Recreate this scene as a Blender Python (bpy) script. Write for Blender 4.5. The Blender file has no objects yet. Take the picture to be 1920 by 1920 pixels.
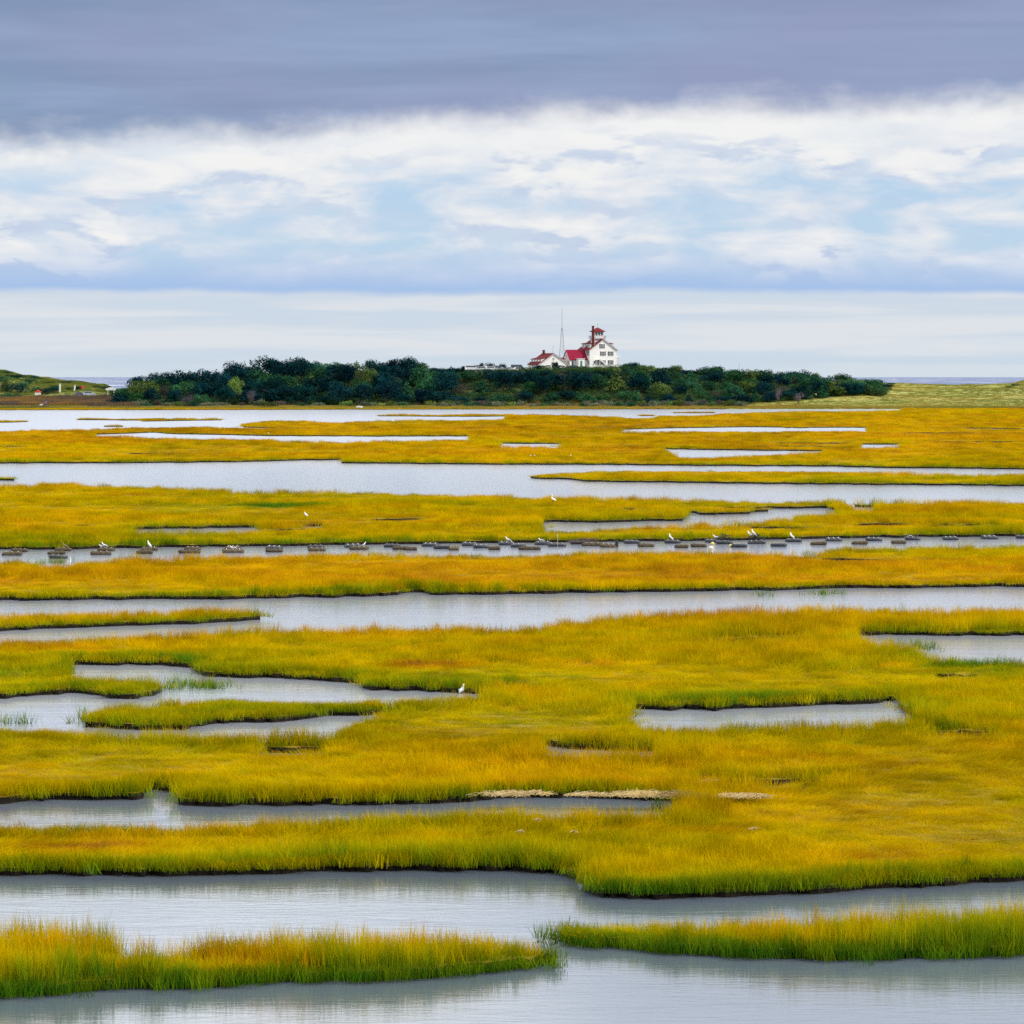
import bpy, math, random
import numpy as np
from mathutils import Vector, Matrix, kdtree
from mathutils.geometry import delaunay_2d_cdt
R = math.radians
random.seed(7); rng = np.random.default_rng(7)
scene = bpy.context.scene
col = scene.collection

# ------------------------------------------------------------------ camera
F, H0, HY = 8000.0, 11.0, 707.0          # focal length in photo pixels, eye height, horizon row
cam_d = bpy.data.cameras.new('camera'); cam = bpy.data.objects.new('camera', cam_d); col.objects.link(cam)
cam.location = (0, 0, H0); cam.rotation_euler = (R(90), 0, 0)
cam_d.sensor_width = 36; cam_d.lens = 36*F/1920; cam_d.shift_y = -(960-HY)/1920
cam_d.clip_start = 1; cam_d.clip_end = 400000
scene.camera = cam

# ------------------------------------------------------------------ light
SUN_EL, SUN_AZ = 48.0, 118.0             # azimuth measured clockwise from +Y
sd = bpy.data.lights.new('sun', 'SUN'); sd.energy = 2.3; sd.angle = R(10); sd.color = (1, .95, .87)
sun = bpy.data.objects.new('sun', sd); col.objects.link(sun)
_d = Vector((math.sin(R(SUN_AZ))*math.cos(R(SUN_EL)), math.cos(R(SUN_AZ))*math.cos(R(SUN_EL)), math.sin(R(SUN_EL))))
sun.rotation_euler = _d.to_track_quat('Z', 'Y').to_euler()
vs = scene.view_settings
vs.view_transform = 'Standard'; vs.look = 'None'; vs.gamma = 1; vs.use_curve_mapping = False; vs.exposure = 0.5
scene.cycles.max_bounces = 6; scene.cycles.diffuse_bounces = 3; scene.cycles.glossy_bounces = 3
scene.cycles.transparent_max_bounces = 4; scene.cycles.use_denoising = False

class NT:
    """small helper for node trees"""
    def __init__(s, tree): s.t = tree; s.n = tree.nodes; s.l = tree.links
    def node(s, typ, **kw):
        n = s.n.new(typ)
        for k, v in kw.items():
            if k.startswith('i_'): n.inputs[k[2:]].default_value = v
            else: setattr(n, k, v)
        return n
    def put(s, sock, v):
        if hasattr(v, 'is_linked') or hasattr(v, 'links'): s.l.new(v, sock)
        elif isinstance(v, (int, float)) and sock.type == 'RGBA': sock.default_value = (v, v, v, 1)
        elif isinstance(v, tuple) and sock.type == 'RGBA' and len(v) == 3: sock.default_value = (*v, 1)
        else: sock.default_value = v
    def m(s, op, a, b=0.0, c=0.0, clamp=False):
        n = s.n.new('ShaderNodeMath'); n.operation = op; n.use_clamp = clamp
        s.put(n.inputs[0], a); s.put(n.inputs[1], b); s.put(n.inputs[2], c)
        return n.outputs[0]
    def mix(s, f, a, b):
        n = s.n.new('ShaderNodeMix'); n.data_type = 'RGBA'; n.clamp_factor = True
        s.put(n.inputs[0], f); s.put(n.inputs[6], a); s.put(n.inputs[7], b)
        return n.outputs[2]
    def ss(s, x, lo, hi, a=0.0, b=1.0):
        n = s.n.new('ShaderNodeMapRange'); n.interpolation_type = 'SMOOTHSTEP'
        s.put(n.inputs['Value'], x); s.put(n.inputs['From Min'], lo); s.put(n.inputs['From Max'], hi)
        s.put(n.inputs['To Min'], a); s.put(n.inputs['To Max'], b)
        return n.outputs[0]
    def vec(s, x, y, z):
        n = s.n.new('ShaderNodeCombineXYZ'); s.put(n.inputs[0], x); s.put(n.inputs[1], y); s.put(n.inputs[2], z)
        return n.outputs[0]
    def noise(s, v, scale=1.0, detail=3.0, rough=0.5, dist=0.0):
        n = s.n.new('ShaderNodeTexNoise'); n.inputs['Scale'].default_value = scale
        n.inputs['Detail'].default_value = detail; n.inputs['Roughness'].default_value = rough
        n.inputs['Distortion'].default_value = dist
        if v is not None: s.l.new(v, n.inputs['Vector'])
        return n.outputs[0]
    def ramp(s, f, stops, mode='LINEAR'):
        n = s.n.new('ShaderNodeValToRGB'); cr = n.color_ramp; cr.interpolation = mode
        while len(cr.elements) < len(stops): cr.elements.new(0.5)
        for e, (p, c) in zip(cr.elements, stops): e.position = p; e.color = (*c, 1)
        s.put(n.inputs[0], f); return n.outputs[0]

# ------------------------------------------------------------------ sky (cloud deck over a Nishita sky)
w = bpy.data.worlds.new('World'); scene.world = w; w.use_nodes = True
t = NT(w.node_tree); t.n.clear()
tc = t.n.new('ShaderNodeTexCoord'); sep = t.n.new('ShaderNodeSeparateXYZ'); t.l.new(tc.outputs['Generated'], sep.inputs[0])
X, Y, Z = sep.outputs
sky = t.n.new('ShaderNodeTexSky'); sky.sky_type = 'NISHITA'; sky.sun_disc = False
sky.sun_elevation = R(SUN_EL); sky.sun_rotation = R(SUN_AZ); sky.altitude = 10; sky.dust_density = 0.6; sky.ozone_density = 2
nis = t.n.new('ShaderNodeVectorMath'); nis.operation = 'SCALE'; t.l.new(sky.outputs[0], nis.inputs[0]); nis.inputs['Scale'].default_value = 0.10
E = t.m('MULTIPLY', Z, 8000.0)           # height over the horizon, about one unit per photo pixel
def nz(ax, az, off, detail=3, rough=.5, dist=0.0, dz=0.0):
    return t.noise(t.vec(t.m('MULTIPLY_ADD', X, ax, off), t.m('MULTIPLY_ADD', Y, ax*.8, off*.7), t.m('MULTIPLY', t.m('ADD', Z, dz) if dz else Z, az)), 1.0, detail, rough, dist)
n1 = nz(9, 14, 3.1, 3); n2 = nz(42, 125, 7.7, 5, .52, .35); n3 = nz(9, 95, 1.3, 5, .55, .4); n4 = nz(34, 80, 12.9, 5, .55, .3)
n5 = nz(30, 110, 21.0, 4, .55, .3); n6 = nz(11, 230, 5.5, 4, .55, .3); n7 = nz(5, 420, 9.5, 2)
xs = t.ss(X, -0.16, 0.14, -1.0, 1.0)
# clear sky low over the sea: pale blue, part Nishita
blue = t.mix(t.ss(E, 120, 420), (0.56, 0.72, 0.88), (0.46, 0.66, 0.89))
blue = t.mix(0.12, blue, nis.outputs[0])
low = t.mix(t.ss(n6, .38, .64), (0.61, 0.70, 0.80), (0.74, 0.775, 0.82))
low = t.mix(t.ss(E, 0, 60, .55, 0), low, (0.58, 0.70, 0.79))
# soft white cumulus in the middle
cov = t.m('ADD', n2, t.m('MULTIPLY', t.m('SUBTRACT', n4, .5), .55))
cov = t.m('ADD', cov, t.ss(E, 330, 430, 0, .13))
cov = t.m('ADD', cov, t.ss(E, 170, 250, .08, .02))
mid = t.mix(t.ss(cov, .36, .62), blue, (0.74, 0.79, 0.86))
mid = t.mix(t.ss(cov, .54, .74), mid, (0.90, 0.90, 0.89))
lay = nz(18, 190, 33.0, 4, .5, .4)
mid = t.mix(t.ss(lay, .50, .66, 0, .30), mid, (0.58, 0.68, 0.84))
shade = t.m('SUBTRACT', nz(42, 125, 7.7, 5, .52, .35, .0035), n2)
mid = t.mix(t.m('MULTIPLY', t.ss(shade, .0, .13), t.ss(cov, .42, .60, 0, .85)), mid, (0.52, 0.62, 0.80))
mid = t.mix(t.ss(t.m('ADD', n5, t.ss(E, 330, 470, 0, .05)), .54, .72, 0, .35), mid, (0.62, 0.68, 0.81))
# blue-grey flat base of the far cloud bank
eb = t.m('ADD', E, t.m('MULTIPLY', t.m('SUBTRACT', nz(30, 30, 15.0, 4, .55), .5), 34.0))
eb = t.m('ADD', eb, t.m('MULTIPLY', t.m('SUBTRACT', n1, .5), 20.0))
base = t.mix(t.m('POWER', t.ss(eb, 158, 262), .8), (0.38, 0.54, 0.82), mid)
lowmix = t.ss(eb, 150, 169)
sk = t.mix(lowmix, low, base)
# dark deck above
edge = t.m('ADD', 482.0, t.m('MULTIPLY', xs, 46.0))
edge = t.m('ADD', edge, t.m('MULTIPLY', t.m('SUBTRACT', n1, .5), -95.0))
edge = t.m('ADD', edge, t.m('MULTIPLY', t.m('SUBTRACT', n4, .5), 95.0))
edge = t.m('ADD', edge, t.m('MULTIPLY', t.m('SUBTRACT', nz(90, 90, 41.0, 4, .6), .5), 46.0))
rel = t.m('SUBTRACT', E, edge)
bright = t.m('MULTIPLY', t.ss(rel, -110, -20), t.ss(rel, 60, -5))
sk = t.mix(t.m('MULTIPLY', bright, t.ss(xs, -1, -.2, .35, .85)), sk, (0.90, 0.905, 0.90))
deckc = t.mix(t.ss(n3, .3, .7), (0.22, 0.305, 0.47), (0.31, 0.405, 0.60))
deckc = t.mix(t.ss(nz(10, 40, 2.2, 4), .3, .75, 0, .6), deckc, (0.315, 0.335, 0.53))
up = t.mix(t.ss(nz(2.2, 2.6, 4.4, 5, .55), .40, .66), (0.86, 0.93, 1.08), (1.75, 1.8, 1.85))
deckc = t.mix(t.ss(E, 700, 1000), deckc, up)
sk = t.mix(t.ss(rel, -34, 44), sk, deckc)
sk = t.mix(t.ss(Z, -0.002, -0.03), sk, (0.35, 0.38, 0.40))
bg = t.n.new('ShaderNodeBackground'); t.put(bg.inputs[0], sk); bg.inputs[1].default_value = 0.70
wo = t.n.new('ShaderNodeOutputWorld'); t.l.new(bg.outputs[0], wo.inputs[0])

# ------------------------------------------------------------------ general helpers
def tag(o, label=None, cat=None, group=None, kind=None):
    for k, v in (('label', label), ('category', cat), ('group', group), ('kind', kind)):
        if v: o[k] = v
    return o
def link(name, data, parent=None, loc=None, rz=None):
    o = bpy.data.objects.new(name, data); col.objects.link(o)
    if parent: o.parent = parent
    if loc is not None: o.location = loc
    if rz is not None: o.rotation_euler = (0, 0, rz)
    return o
def copy_tree(o, parent=None):
    c = o.copy(); col.objects.link(c); c.parent = parent
    for ch in KIDS.get(o.name, []): copy_tree(ch, c)
    return c
KIDS = {}
def kid(parent, o):
    KIDS.setdefault(parent.name, []).append(o); return o
def at(px, py, z=0.0):
    y = F*(H0-z)/(py-HY); return Vector(((px-960)*y/F, y, z))
def at_y(px, y, z): return Vector(((px-960)*y/F, y, z))
def mat(name, color, rough=.7, noise=None, spec=.3, bump=0.0, scale=3.0, transl=0, metal=0):
    m = bpy.data.materials.new(name); m.use_nodes = True; n = NT(m.node_tree)
    b = m.node_tree.nodes['Principled BSDF']; b.inputs['Roughness'].default_value = rough
    b.inputs['Specular IOR Level'].default_value = spec; b.inputs['Metallic'].default_value = metal
    tcn = n.n.new('ShaderNodeTexCoord')
    f = n.noise(tcn.outputs['Object'], scale, 4, .6)
    c2 = noise if noise else tuple(c*.75 for c in color)
    n.put(b.inputs['Base Color'], n.mix(n.ss(f, .35, .68), color, c2))
    if bump:
        bn = n.n.new('ShaderNodeBump'); bn.inputs['Strength'].default_value = bump; n.l.new(f, bn.inputs['Height'])
        n.l.new(bn.outputs[0], b.inputs['Normal'])
    return m
class MB:
    def __init__(s): s.v = []; s.f = []
    def add(s, vs_, fs):
        o = len(s.v); s.v += [tuple(p) for p in vs_]; s.f += [tuple(i+o for i in f) for f in fs]; return s
    def box(s, x0, x1, y0, y1, z0, z1):
        v = [(x, y, z) for z in (z0, z1) for y in (y0, y1) for x in (x0, x1)]
        return s.add(v, [(0,2,3,1), (4,5,7,6), (0,1,5,4), (2,6,7,3), (0,4,6,2), (1,3,7,5)])
    def prism(s, pts, a0, a1, axis):
        """extrude a 2-D polygon along an axis ('x','y','z')"""
        n = len(pts)
        def q(p, a): return (a, p[0], p[1]) if axis == 'x' else ((p[0], a, p[1]) if axis == 'y' else (p[0], p[1], a))
        v = [q(p, a0) for p in pts] + [q(p, a1) for p in pts]
        fs = [tuple(range(n-1, -1, -1)), tuple(range(n, 2*n))] + [(i, (i+1) % n, n+(i+1) % n, n+i) for i in range(n)]
        return s.add(v, fs)
    def tube(s, pts, rad, n=6):
        pts = [Vector(p) for p in pts]; rad = rad if isinstance(rad, (list, tuple)) else [rad]*len(pts)
        vv = []; ff = []
        for i, p in enumerate(pts):
            d = (pts[min(i+1, len(pts)-1)]-pts[max(i-1, 0)]).normalized()
            a = d.orthogonal().normalized(); b = d.cross(a)
            for k in range(n):
                th = 2*math.pi*k/n; vv.append(p+rad[i]*(math.cos(th)*a+math.sin(th)*b))
        for i in range(len(pts)-1):
            for k in range(n): ff.append((i*n+k, i*n+(k+1) % n, (i+1)*n+(k+1) % n, (i+1)*n+k))
        ff.append(tuple(range(n-1, -1, -1))); ff.append(tuple((len(pts)-1)*n+k for k in range(n)))
        return s.add(vv, ff)
    def mesh(s, name, m=None, smooth=False):
        me = bpy.data.meshes.new(name); me.from_pydata(s.v, [], s.f); me.update()
        import bmesh
        b = bmesh.new(); b.from_mesh(me); bmesh.ops.recalc_face_normals(b, faces=b.faces); b.to_mesh(me); b.free()
        if m: me.materials.append(m)
        if smooth: me.polygons.foreach_set('use_smooth', [True]*len(me.polygons))
        return me
    def build(s, name, m, parent=None, loc=None, rz=None, smooth=False):
        o = link(name, s.mesh(name, m, smooth), parent, loc, rz)
        if parent: kid(parent, o)
        return o
def empty(name, loc, rz=0.0): return link(name, None, None, loc, rz)
_perm = rng.random((256, 256))
def vnoise(x, y):
    xi = np.floor(x).astype(int); yi = np.floor(y).astype(int); fx = x-xi; fy = y-yi
    fx = fx*fx*(3-2*fx); fy = fy*fy*(3-2*fy); g = lambda a, b: _perm[a % 256, b % 256]
    return (g(xi, yi)*(1-fx)+g(xi+1, yi)*fx)*(1-fy)+(g(xi, yi+1)*(1-fx)+g(xi+1, yi+1)*fx)*fy
def fbm(x, y, o=4):
    s_ = 0; a = .5
    for k in range(o): s_ = s_+a*vnoise(x*2**k+17*k, y*2**k+31*k); a *= .5
    return s_/(1-.5**o)

# ------------------------------------------------------------------ marsh outline: creeks (w = water's edge under a bank, g = seen over grass tops)
L, RR = -900, 2820
def W_(*s): return s
water_px = {}
water_px['lagoon'] = [('w', [(L,769),(0,769),(300,769),(600,768),(960,767.5),(1300,767.3),(1500,766.8),(1695,767)]),
 ('g', [(1690,768),(1560,769.5),(1450,771),(1400,772.5),(1345,775.5),(1322,778),(1240,777.5),(1228,781.5),(1175,782),(1150,779),(1095,778),(1050,776),(1000,775),(950,776),(950,783),(930,785),(880,786),(720,786.5),(640,790),(575,788.5),(570,786.5),(515,786),(480,790),(455,794),(457,796),(500,797.5),(600,799),(440,800),(390,798.5),(280,799.5),(240,800.5),(195,802.5),(120,804),(60,804),(0,806),(L,807)])]
water_px['a'] = [('w', [(175,815),(265,812),(285,811),(330,814),(400,815),(500,817.5),(700,818.5),(884,818)]), ('g', [(883,822.5),(800,824.5),(650,826.5),(530,824.5),(500,821.5),(420,820.5),(300,819),(175,816)])]
water_px['b'] = [('w', [(935,831),(975,832),(1054,832.5)]), ('g', [(1053,835.5),(935,835)])]
water_px['c'] = [('w', [(1160,806),(1190,805),(1260,803),(1400,800.8),(1470,801.5),(1476,803),(1484,801.8),(1500,803),(1520,801.8),(1628,802)]), ('g', [(1628,805.7),(1540,806),(1300,806.7),(1165,807)])]
water_px['d'] = [('w', [(1238,841),(1260,842.5),(1400,844.5),(1530,846),(1546,845.5)]), ('g', [(1546,847),(1480,849.5),(1400,852.5),(1330,854.5),(1270,853.5),(1255,847)])]
water_px['d2'] = [('w', [(1610,833.5),(1690,833)]), ('g', [(1690,835),(1610,835.2)])]
water_px['main'] = [('w', [(L,869),(0,869),(330,868),(450,866),(590,863),(640,862),(652,865),(640,868.5),(780,870),(960,871.5),(1120,871.5),(1300,873.5),(1560,874.5),(1640,877),(1760,878),(1920,880),(RR,882)]),
 ('g', [(RR,945),(1920,939),(1850,939),(1700,937),(1500,935),(1300,934),(1150,931),(960,926),(700,919),(520,918.5),(470,920.5),(400,914),(250,909),(150,906),(130,903),(90,903),(60,906.5),(0,908),(L,909)])]
water_px['e'] = [('w', [(245,993),(330,991),(490,989)]), ('g', [(490,991.5),(420,994),(330,996.3),(250,997)])]
water_px['f'] = [('w', [(1012,981),(1035,978.5),(1140,979.5),(1200,977.5),(1280,976.5),(1283,970),(1290,961.5),(1305,962),(1312,965),(1405,963.5),(1410,959.5),(1470,958),(1540,957),(1574,956)]),
 ('g', [(1573,959),(1545,960.5),(1500,963),(1490,965),(1503,967.5),(1440,971.5),(1390,974.5),(1330,978.5),(1270,980.5),(1200,982.5),(1160,984.5),(1100,987),(1050,990.5),(1012,989)])]
water_px['f2'] = [('w', [(1572,949.5),(1645,951)]), ('g', [(1645,953),(1600,952)])]
_u3 = [('w', [(800,976.5),(862,976.5)]), ('g', [(862,980),(810,979)])]
_u4 = [('w', [(0,1007.5),(110,1006)]), ('g', [(110,1009),(0,1010)])]
water_px['oyster'] = [('w', [(L,1031),(0,1030),(100,1030),(250,1028),(330,1026),(500,1024),(700,1021),(960,1018),(1200,1015),(1400,1013),(1600,1009),(1750,1007),(1920,1005),(RR,1002)]),
 ('g', [(RR,1016),(1920,1017),(1700,1020.5),(1600,1022),(1500,1027),(1420,1031.5),(1300,1031),(1200,1030),(1100,1029),(1000,1033),(900,1034),(800,1034.5),(700,1033),(600,1033.5),(500,1036.5),(400,1039.5),(330,1041.5),(250,1040.5),(200,1045),(155,1050),(135,1057),(110,1058.5),(82,1058),(62,1050),(50,1046),(30,1045),(0,1048),(L,1050)])]
_unused = [('w', [(1565,1049),(1620,1050.5),(1720,1048.5)]), ('g', [(1715,1050.5),(1650,1053.5),(1585,1053)])]
water_px['second'] = [('w', [(L,1126),(0,1126),(200,1125),(400,1124),(600,1120),(720,1118),(745,1116),(752,1113),(765,1111),(790,1110.5),(802,1112),(806,1115),(820,1116),(880,1114.5),(960,1114),(1050,1112),(1300,1109),(1500,1106),(1600,1103),(1920,1100),(RR,1098)]),
 ('g', [(RR,1143),(1920,1142),(1800,1144),(1700,1142),(1600,1138),(1500,1143),(1300,1147),(1150,1156),(1060,1164),(1020,1172),(960,1174),(840,1172),(735,1175),(600,1178),(500,1178),(430,1182),(250,1188),(100,1198),(0,1202),(L,1206)])]
water_px['right'] = [('w', [(1600,1195),(1640,1191),(1700,1191),(1800,1192.5),(1920,1191.5),(RR,1190)]),
 ('g', [(RR,1236),(1920,1233),(1840,1231),(1770,1229),(1740,1226),(1720,1218),(1690,1211),(1640,1204),(1605,1199)])]
water_px['leftpool'] = [('w', [(128,1262),(123,1248),(180,1247),(300,1247),(330,1250),(362,1252),(365,1258),(390,1269),(450,1271),(520,1272),(600,1276),(640,1279),(682,1281),(678,1290),(700,1295),(800,1296.5),(860,1298),(910,1301)]),
 ('g', [(905,1303.5),(860,1304),(760,1306),(640,1308),(560,1304),(500,1304)]), (.38, [(440,1307),(380,1312),(330,1317),(280,1321),(240,1325)]), (.24, [(200,1331),(172,1341),(160,1350)]),
 ('w', [(168,1363),(230,1367),(350,1368),(360,1363),(420,1357),(500,1354),(560,1350),(600,1344),(700,1340),(750,1335)]),
 (.2, [(752,1336.5)]), (.34, [(700,1341.5)]), (.42, [(655,1354),(635,1372),(620,1378),(560,1379)]), ('g', [(440,1377.5),(360,1375),(250,1371.5),(180,1371),(110,1363),(70,1358),(0,1353),(L,1355)]),
 ('w', [(L,1312),(0,1310),(50,1306),(110,1303),(150,1300),(185,1303),(215,1310),(250,1311),(290,1304),(303,1296)]),
 (.12, [(300,1291),(280,1285)]), (.22, [(250,1281),(200,1279),(150,1280),(125,1275)])]
water_px['h'] = [('w', [(1180,1332),(1250,1331),(1350,1331),(1450,1327),(1550,1321.5),(1650,1318),(1690,1310)]),
 ('w', [(1686,1326),(1700,1338),(1735,1349)]), ('g', [(1700,1351.5),(1600,1355),(1500,1357),(1400,1359),(1250,1359),(1192,1357),(1186,1342),(1172,1334)])]
water_px['i'] = [('w', [(1018,1396),(1050,1401),(1080,1405),(1150,1408),(1240,1409)]), (.46, [(1240,1412),(1180,1413),(1100,1415),(1045,1416),(1024,1411),(1010,1399)])]
water_px['j'] = [('w', [(L,1509),(0,1508),(80,1503),(150,1500),(230,1498),(268,1497),(272,1487),(280,1480),(305,1482),(330,1486),(342,1488),(333,1497),(335,1508),(360,1511),(500,1510),(640,1510),(760,1509),(860,1505),(920,1500),(930,1497),(1000,1496),(1100,1495),(1200,1499),(1282,1503)]),
 (.44, [(1268,1513),(1250,1521),(1180,1523),(1100,1526),(960,1528),(800,1529),(700,1534),(600,1538),(450,1541),(330,1546),(200,1547),(100,1546),(0,1544),(L,1543)])]
water_px['front'] = [('w', [(L,1641),(0,1641),(130,1641),(300,1643),(400,1642),(550,1637),(640,1634),(800,1633),(960,1633),(1040,1638),(1080,1648),(1099,1652),(1096,1672),(1110,1677),(1160,1683),(1240,1686),(1360,1683),(1500,1675),(1700,1666),(1800,1657),(1920,1650),(RR,1640)])]
# narrow ditches whose water is hidden and only the dark bank shows
for i, (x0, y0, x1, y1, h) in enumerate([(1075,803,1160,803.5,.8),(1632,803,1920,804.5,1.0),(1455,832,1605,832.5,.7),(1700,812.5,1910,813,.8),(1420,838,1560,838.5,.5),(1660,829,1900,829.5,.6),(240,852,330,853,.6),(700,845,790,846,.6),(0,838,90,838,.5),
   (500,989,720,985,1.2),(400,1001.5,630,994,1.0),(690,977.5,795,976,1.0),(860,990,980,988,.6),(1335,991,1550,993,1.4),(1740,988,1890,987,1.4),(1650,951,1750,952.5,1.0),(960,939,1020,939,.7),(1070,945,1140,945,.8),(1050,966,1280,963,.9),(1160,957,1200,957,.8),(1360,955,1560,953,1.0),(10,934,60,932,.8),
   (0,990,40,989,.8),(130,988,170,988,.7),(1600,986,1700,986,.6),(1540,1052,1700,1056,1.2),(1400,1042,1560,1044,1.0),(1280,1208,1540,1199,2.5),(1300,1469,1360,1472,2.2),(1360,1473,1560,1471,3.0),
   (1743,1273,1835,1274,2.5),(1745,1381,1865,1381,.5),(490,1412,615,1412,1.5),(640,1285,680,1283,1.0),(915,1288,1020,1291,4.0),(1000,1396,1020,1398,1.5)]):
    xm = (x0+x1)/2; yj = [random.uniform(-.5, .5)*h for _ in range(4)]
    water_px[f'ditch{i}'] = [('w', [(x0, y0), (x0*.7+x1*.3, y0*.7+y1*.3+yj[0]), (x0*.4+x1*.6, y0*.4+y1*.6+yj[1]), (x1, y1)]),
                             (.17 if y0 < 1100 else .22, [(x1, y1+h*.4), (x0*.4+x1*.6, y0*.4+y1*.6+yj[1]+h), (x0*.7+x1*.3, y0*.7+y1*.3+yj[0]+h), (x0, y0+h*.4)])]
island_px = {}
island_px['a'] = [('g', [(145,786.5),(185,785),(260,784.8),(360,783.7),(415,784.5)]), ('w', [(415,788),(350,789),(270,790.5),(262,788.5),(145,787.5)])]
island_px['b'] = [('g', [(L,788),(0,788.5),(52,790)]), ('w', [(52,791),(0,792.5),(L,793)])]
island_px['c'] = [('g', [(707,779.5),(760,777),(840,776.5),(960,775)]), ('w', [(965,780.3),(900,781.5),(715,780.5)])]
island_px['d'] = [('g', [(195,799),(228,798.5)]), ('w', [(230,800.3),(196,800.4)])]
island_px['e'] = [('g', [(1262,773.5),(1290,773),(1340,773.3)]), ('w', [(1338,774.8),(1262,774.6)])]
island_px['f'] = [('g', [(1198,777.5),(1225,777.5)]), ('w', [(1226,780.3),(1202,780.3)])]
island_px['g'] = [('g', [(995,894),(1010,887),(1035,882),(1120,878),(1250,877.5),(1400,878),(1560,879),(1640,882),(1780,885),(1920,886),(RR,887)]), ('w', [(RR,912),(1920,911.5),(1700,909.5),(1400,907),(1250,904.5),(1100,903),(1080,900),(1000,897)])]
island_px['h'] = [('g', [(L,893),(5,893),(25,899.5)]), ('w', [(27,901),(L,902)])]
island_px['i'] = [('g', [(L,1157),(0,1151),(110,1149),(200,1149),(350,1145),(400,1144),(460,1147),(485,1157)]), ('w', [(488,1162),(440,1166),(200,1175),(50,1182),(0,1184),(L,1190)])]
island_px['j'] = [('g', [(L,1738),(0,1728),(60,1723),(170,1724),(205,1734),(220,1748),(280,1758),(340,1758),(440,1742),(520,1737),(600,1745),(700,1750),(800,1757),(900,1767),(960,1777),(1000,1794),(1012,1802)]), ('w', [(1004,1812),(960,1818),(850,1828),(740,1835),(650,1838),(500,1842),(380,1850),(200,1856),(100,1864),(0,1868),(L,1890)])]
island_px['k'] = [('g', [(1068,1757),(1085,1748),(1120,1740),(1200,1740),(1300,1733),(1400,1723),(1520,1717),(1620,1705),(1720,1695),(1800,1692),(1920,1684),(RR,1650)]), ('w', [(RR,1780),(1920,1790),(1800,1795),(1650,1799),(1550,1798),(1400,1794),(1250,1786),(1150,1776),(1078,1770),(1066,1760)])]
def HGf(y): return float(np.interp(y, [767, 1060, 1150, 1400, 1650], [.60, .60, .52, .50, .78]))
def ztop_of(kind, y): return 0.0 if kind == 'w' else (kind if isinstance(kind, float) else HGf(y))
def fit_island(segs):
    """keep the far edge of a thin island behind its near edge: lower grass towards the tips"""
    wv = sorted(p for k, pl in segs if k == 'w' for p in pl); wx = [p[0] for p in wv]; wy = [p[1] for p in wv]; out = []
    for k, pl in segs:
        if k == 'w': out.append((k, pl)); continue
        for x, y in pl:
            yw = float(np.interp(x, wx, wy)); zm = H0-H0*(y-HY)/(yw-HY)*1.003
            out.append((float(max(.05, min(HGf(y), .72*zm))), [(x, y)]))
    return out
def outline(segs):
    pts = []
    for kind, pl in segs: pts += [(x, y, kind) for x, y in pl]
    out = []
    n = len(pts)
    for i in range(n):
        a, b = pts[i], pts[(i+1) % n]
        d = math.hypot(b[0]-a[0], b[1]-a[1]); k = max(1, int(d/9)) if max(abs(a[0]), abs(b[0]-960)) < 2900 and a[0] > -60 and a[0] < 1990 else max(1, int(d/60))
        for j in range(k):
            u = j/k; x = a[0]+(b[0]-a[0])*u; y = a[1]+(b[1]-a[1])*u
            if y > 2100: out.append((x, y, 0)); continue
            za = ztop_of(a[2], y); zb = ztop_of(b[2], y)
            z = za+(zb-za)*u
            dep = y-HY
            if j: y += float(fbm(np.array([x/20+y]), np.array([y/7.]), 4)[0]-.5)*dep*.013; x += random.uniform(-2, 2)
            Yd = F*(H0-z)/(y-HY); out.append(((x-960)*Yd/F, Yd, z))
    return np.array([(p[0], p[1]) for p in out if p[1] < 1e5])
def outline_far(segs): return outline(segs)
waters = [outline(s_) for s_ in water_px.values()]
# replace the foreground's off-screen closing line by points near the viewer
wf = list(water_px).index('front')
pf = [p for p in waters[wf] if abs(p[0]) < 21.6]; pf = pf[:next(i for i, p in enumerate(pf) if p[0] > 21)+1]
waters[wf] = np.array(pf+[(400, 94), (400, -60), (-400, -60), (-400, 94)])
islands = [outline(fit_island(s_)) for s_ in island_px.values()]
def inside(poly, x, y):
    r = np.zeros(x.shape, bool)
    bx = (x >= poly[:, 0].min()) & (x <= poly[:, 0].max()) & (y >= poly[:, 1].min()) & (y <= poly[:, 1].max())
    if not bx.any(): return r
    xx, yy = x[bx], y[bx]; c = np.zeros(xx.shape, bool)
    px, py = poly[:, 0], poly[:, 1]; qx, qy = np.roll(px, -1), np.roll(py, -1)
    for i in range(len(px)):
        if py[i] == qy[i]: continue
        s_ = (py[i] > yy) != (qy[i] > yy)
        if s_.any(): c[s_] ^= xx[s_] < (qx[i]-px[i])*(yy[s_]-py[i])/(qy[i]-py[i])+px[i]
    r[bx] = c; return r
def is_land(x, y):
    wet = np.zeros(x.shape, bool)
    for p in waters: wet |= inside(p, x, y)
    for p in islands: wet &= ~inside(p, x, y)
    return ~wet
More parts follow.
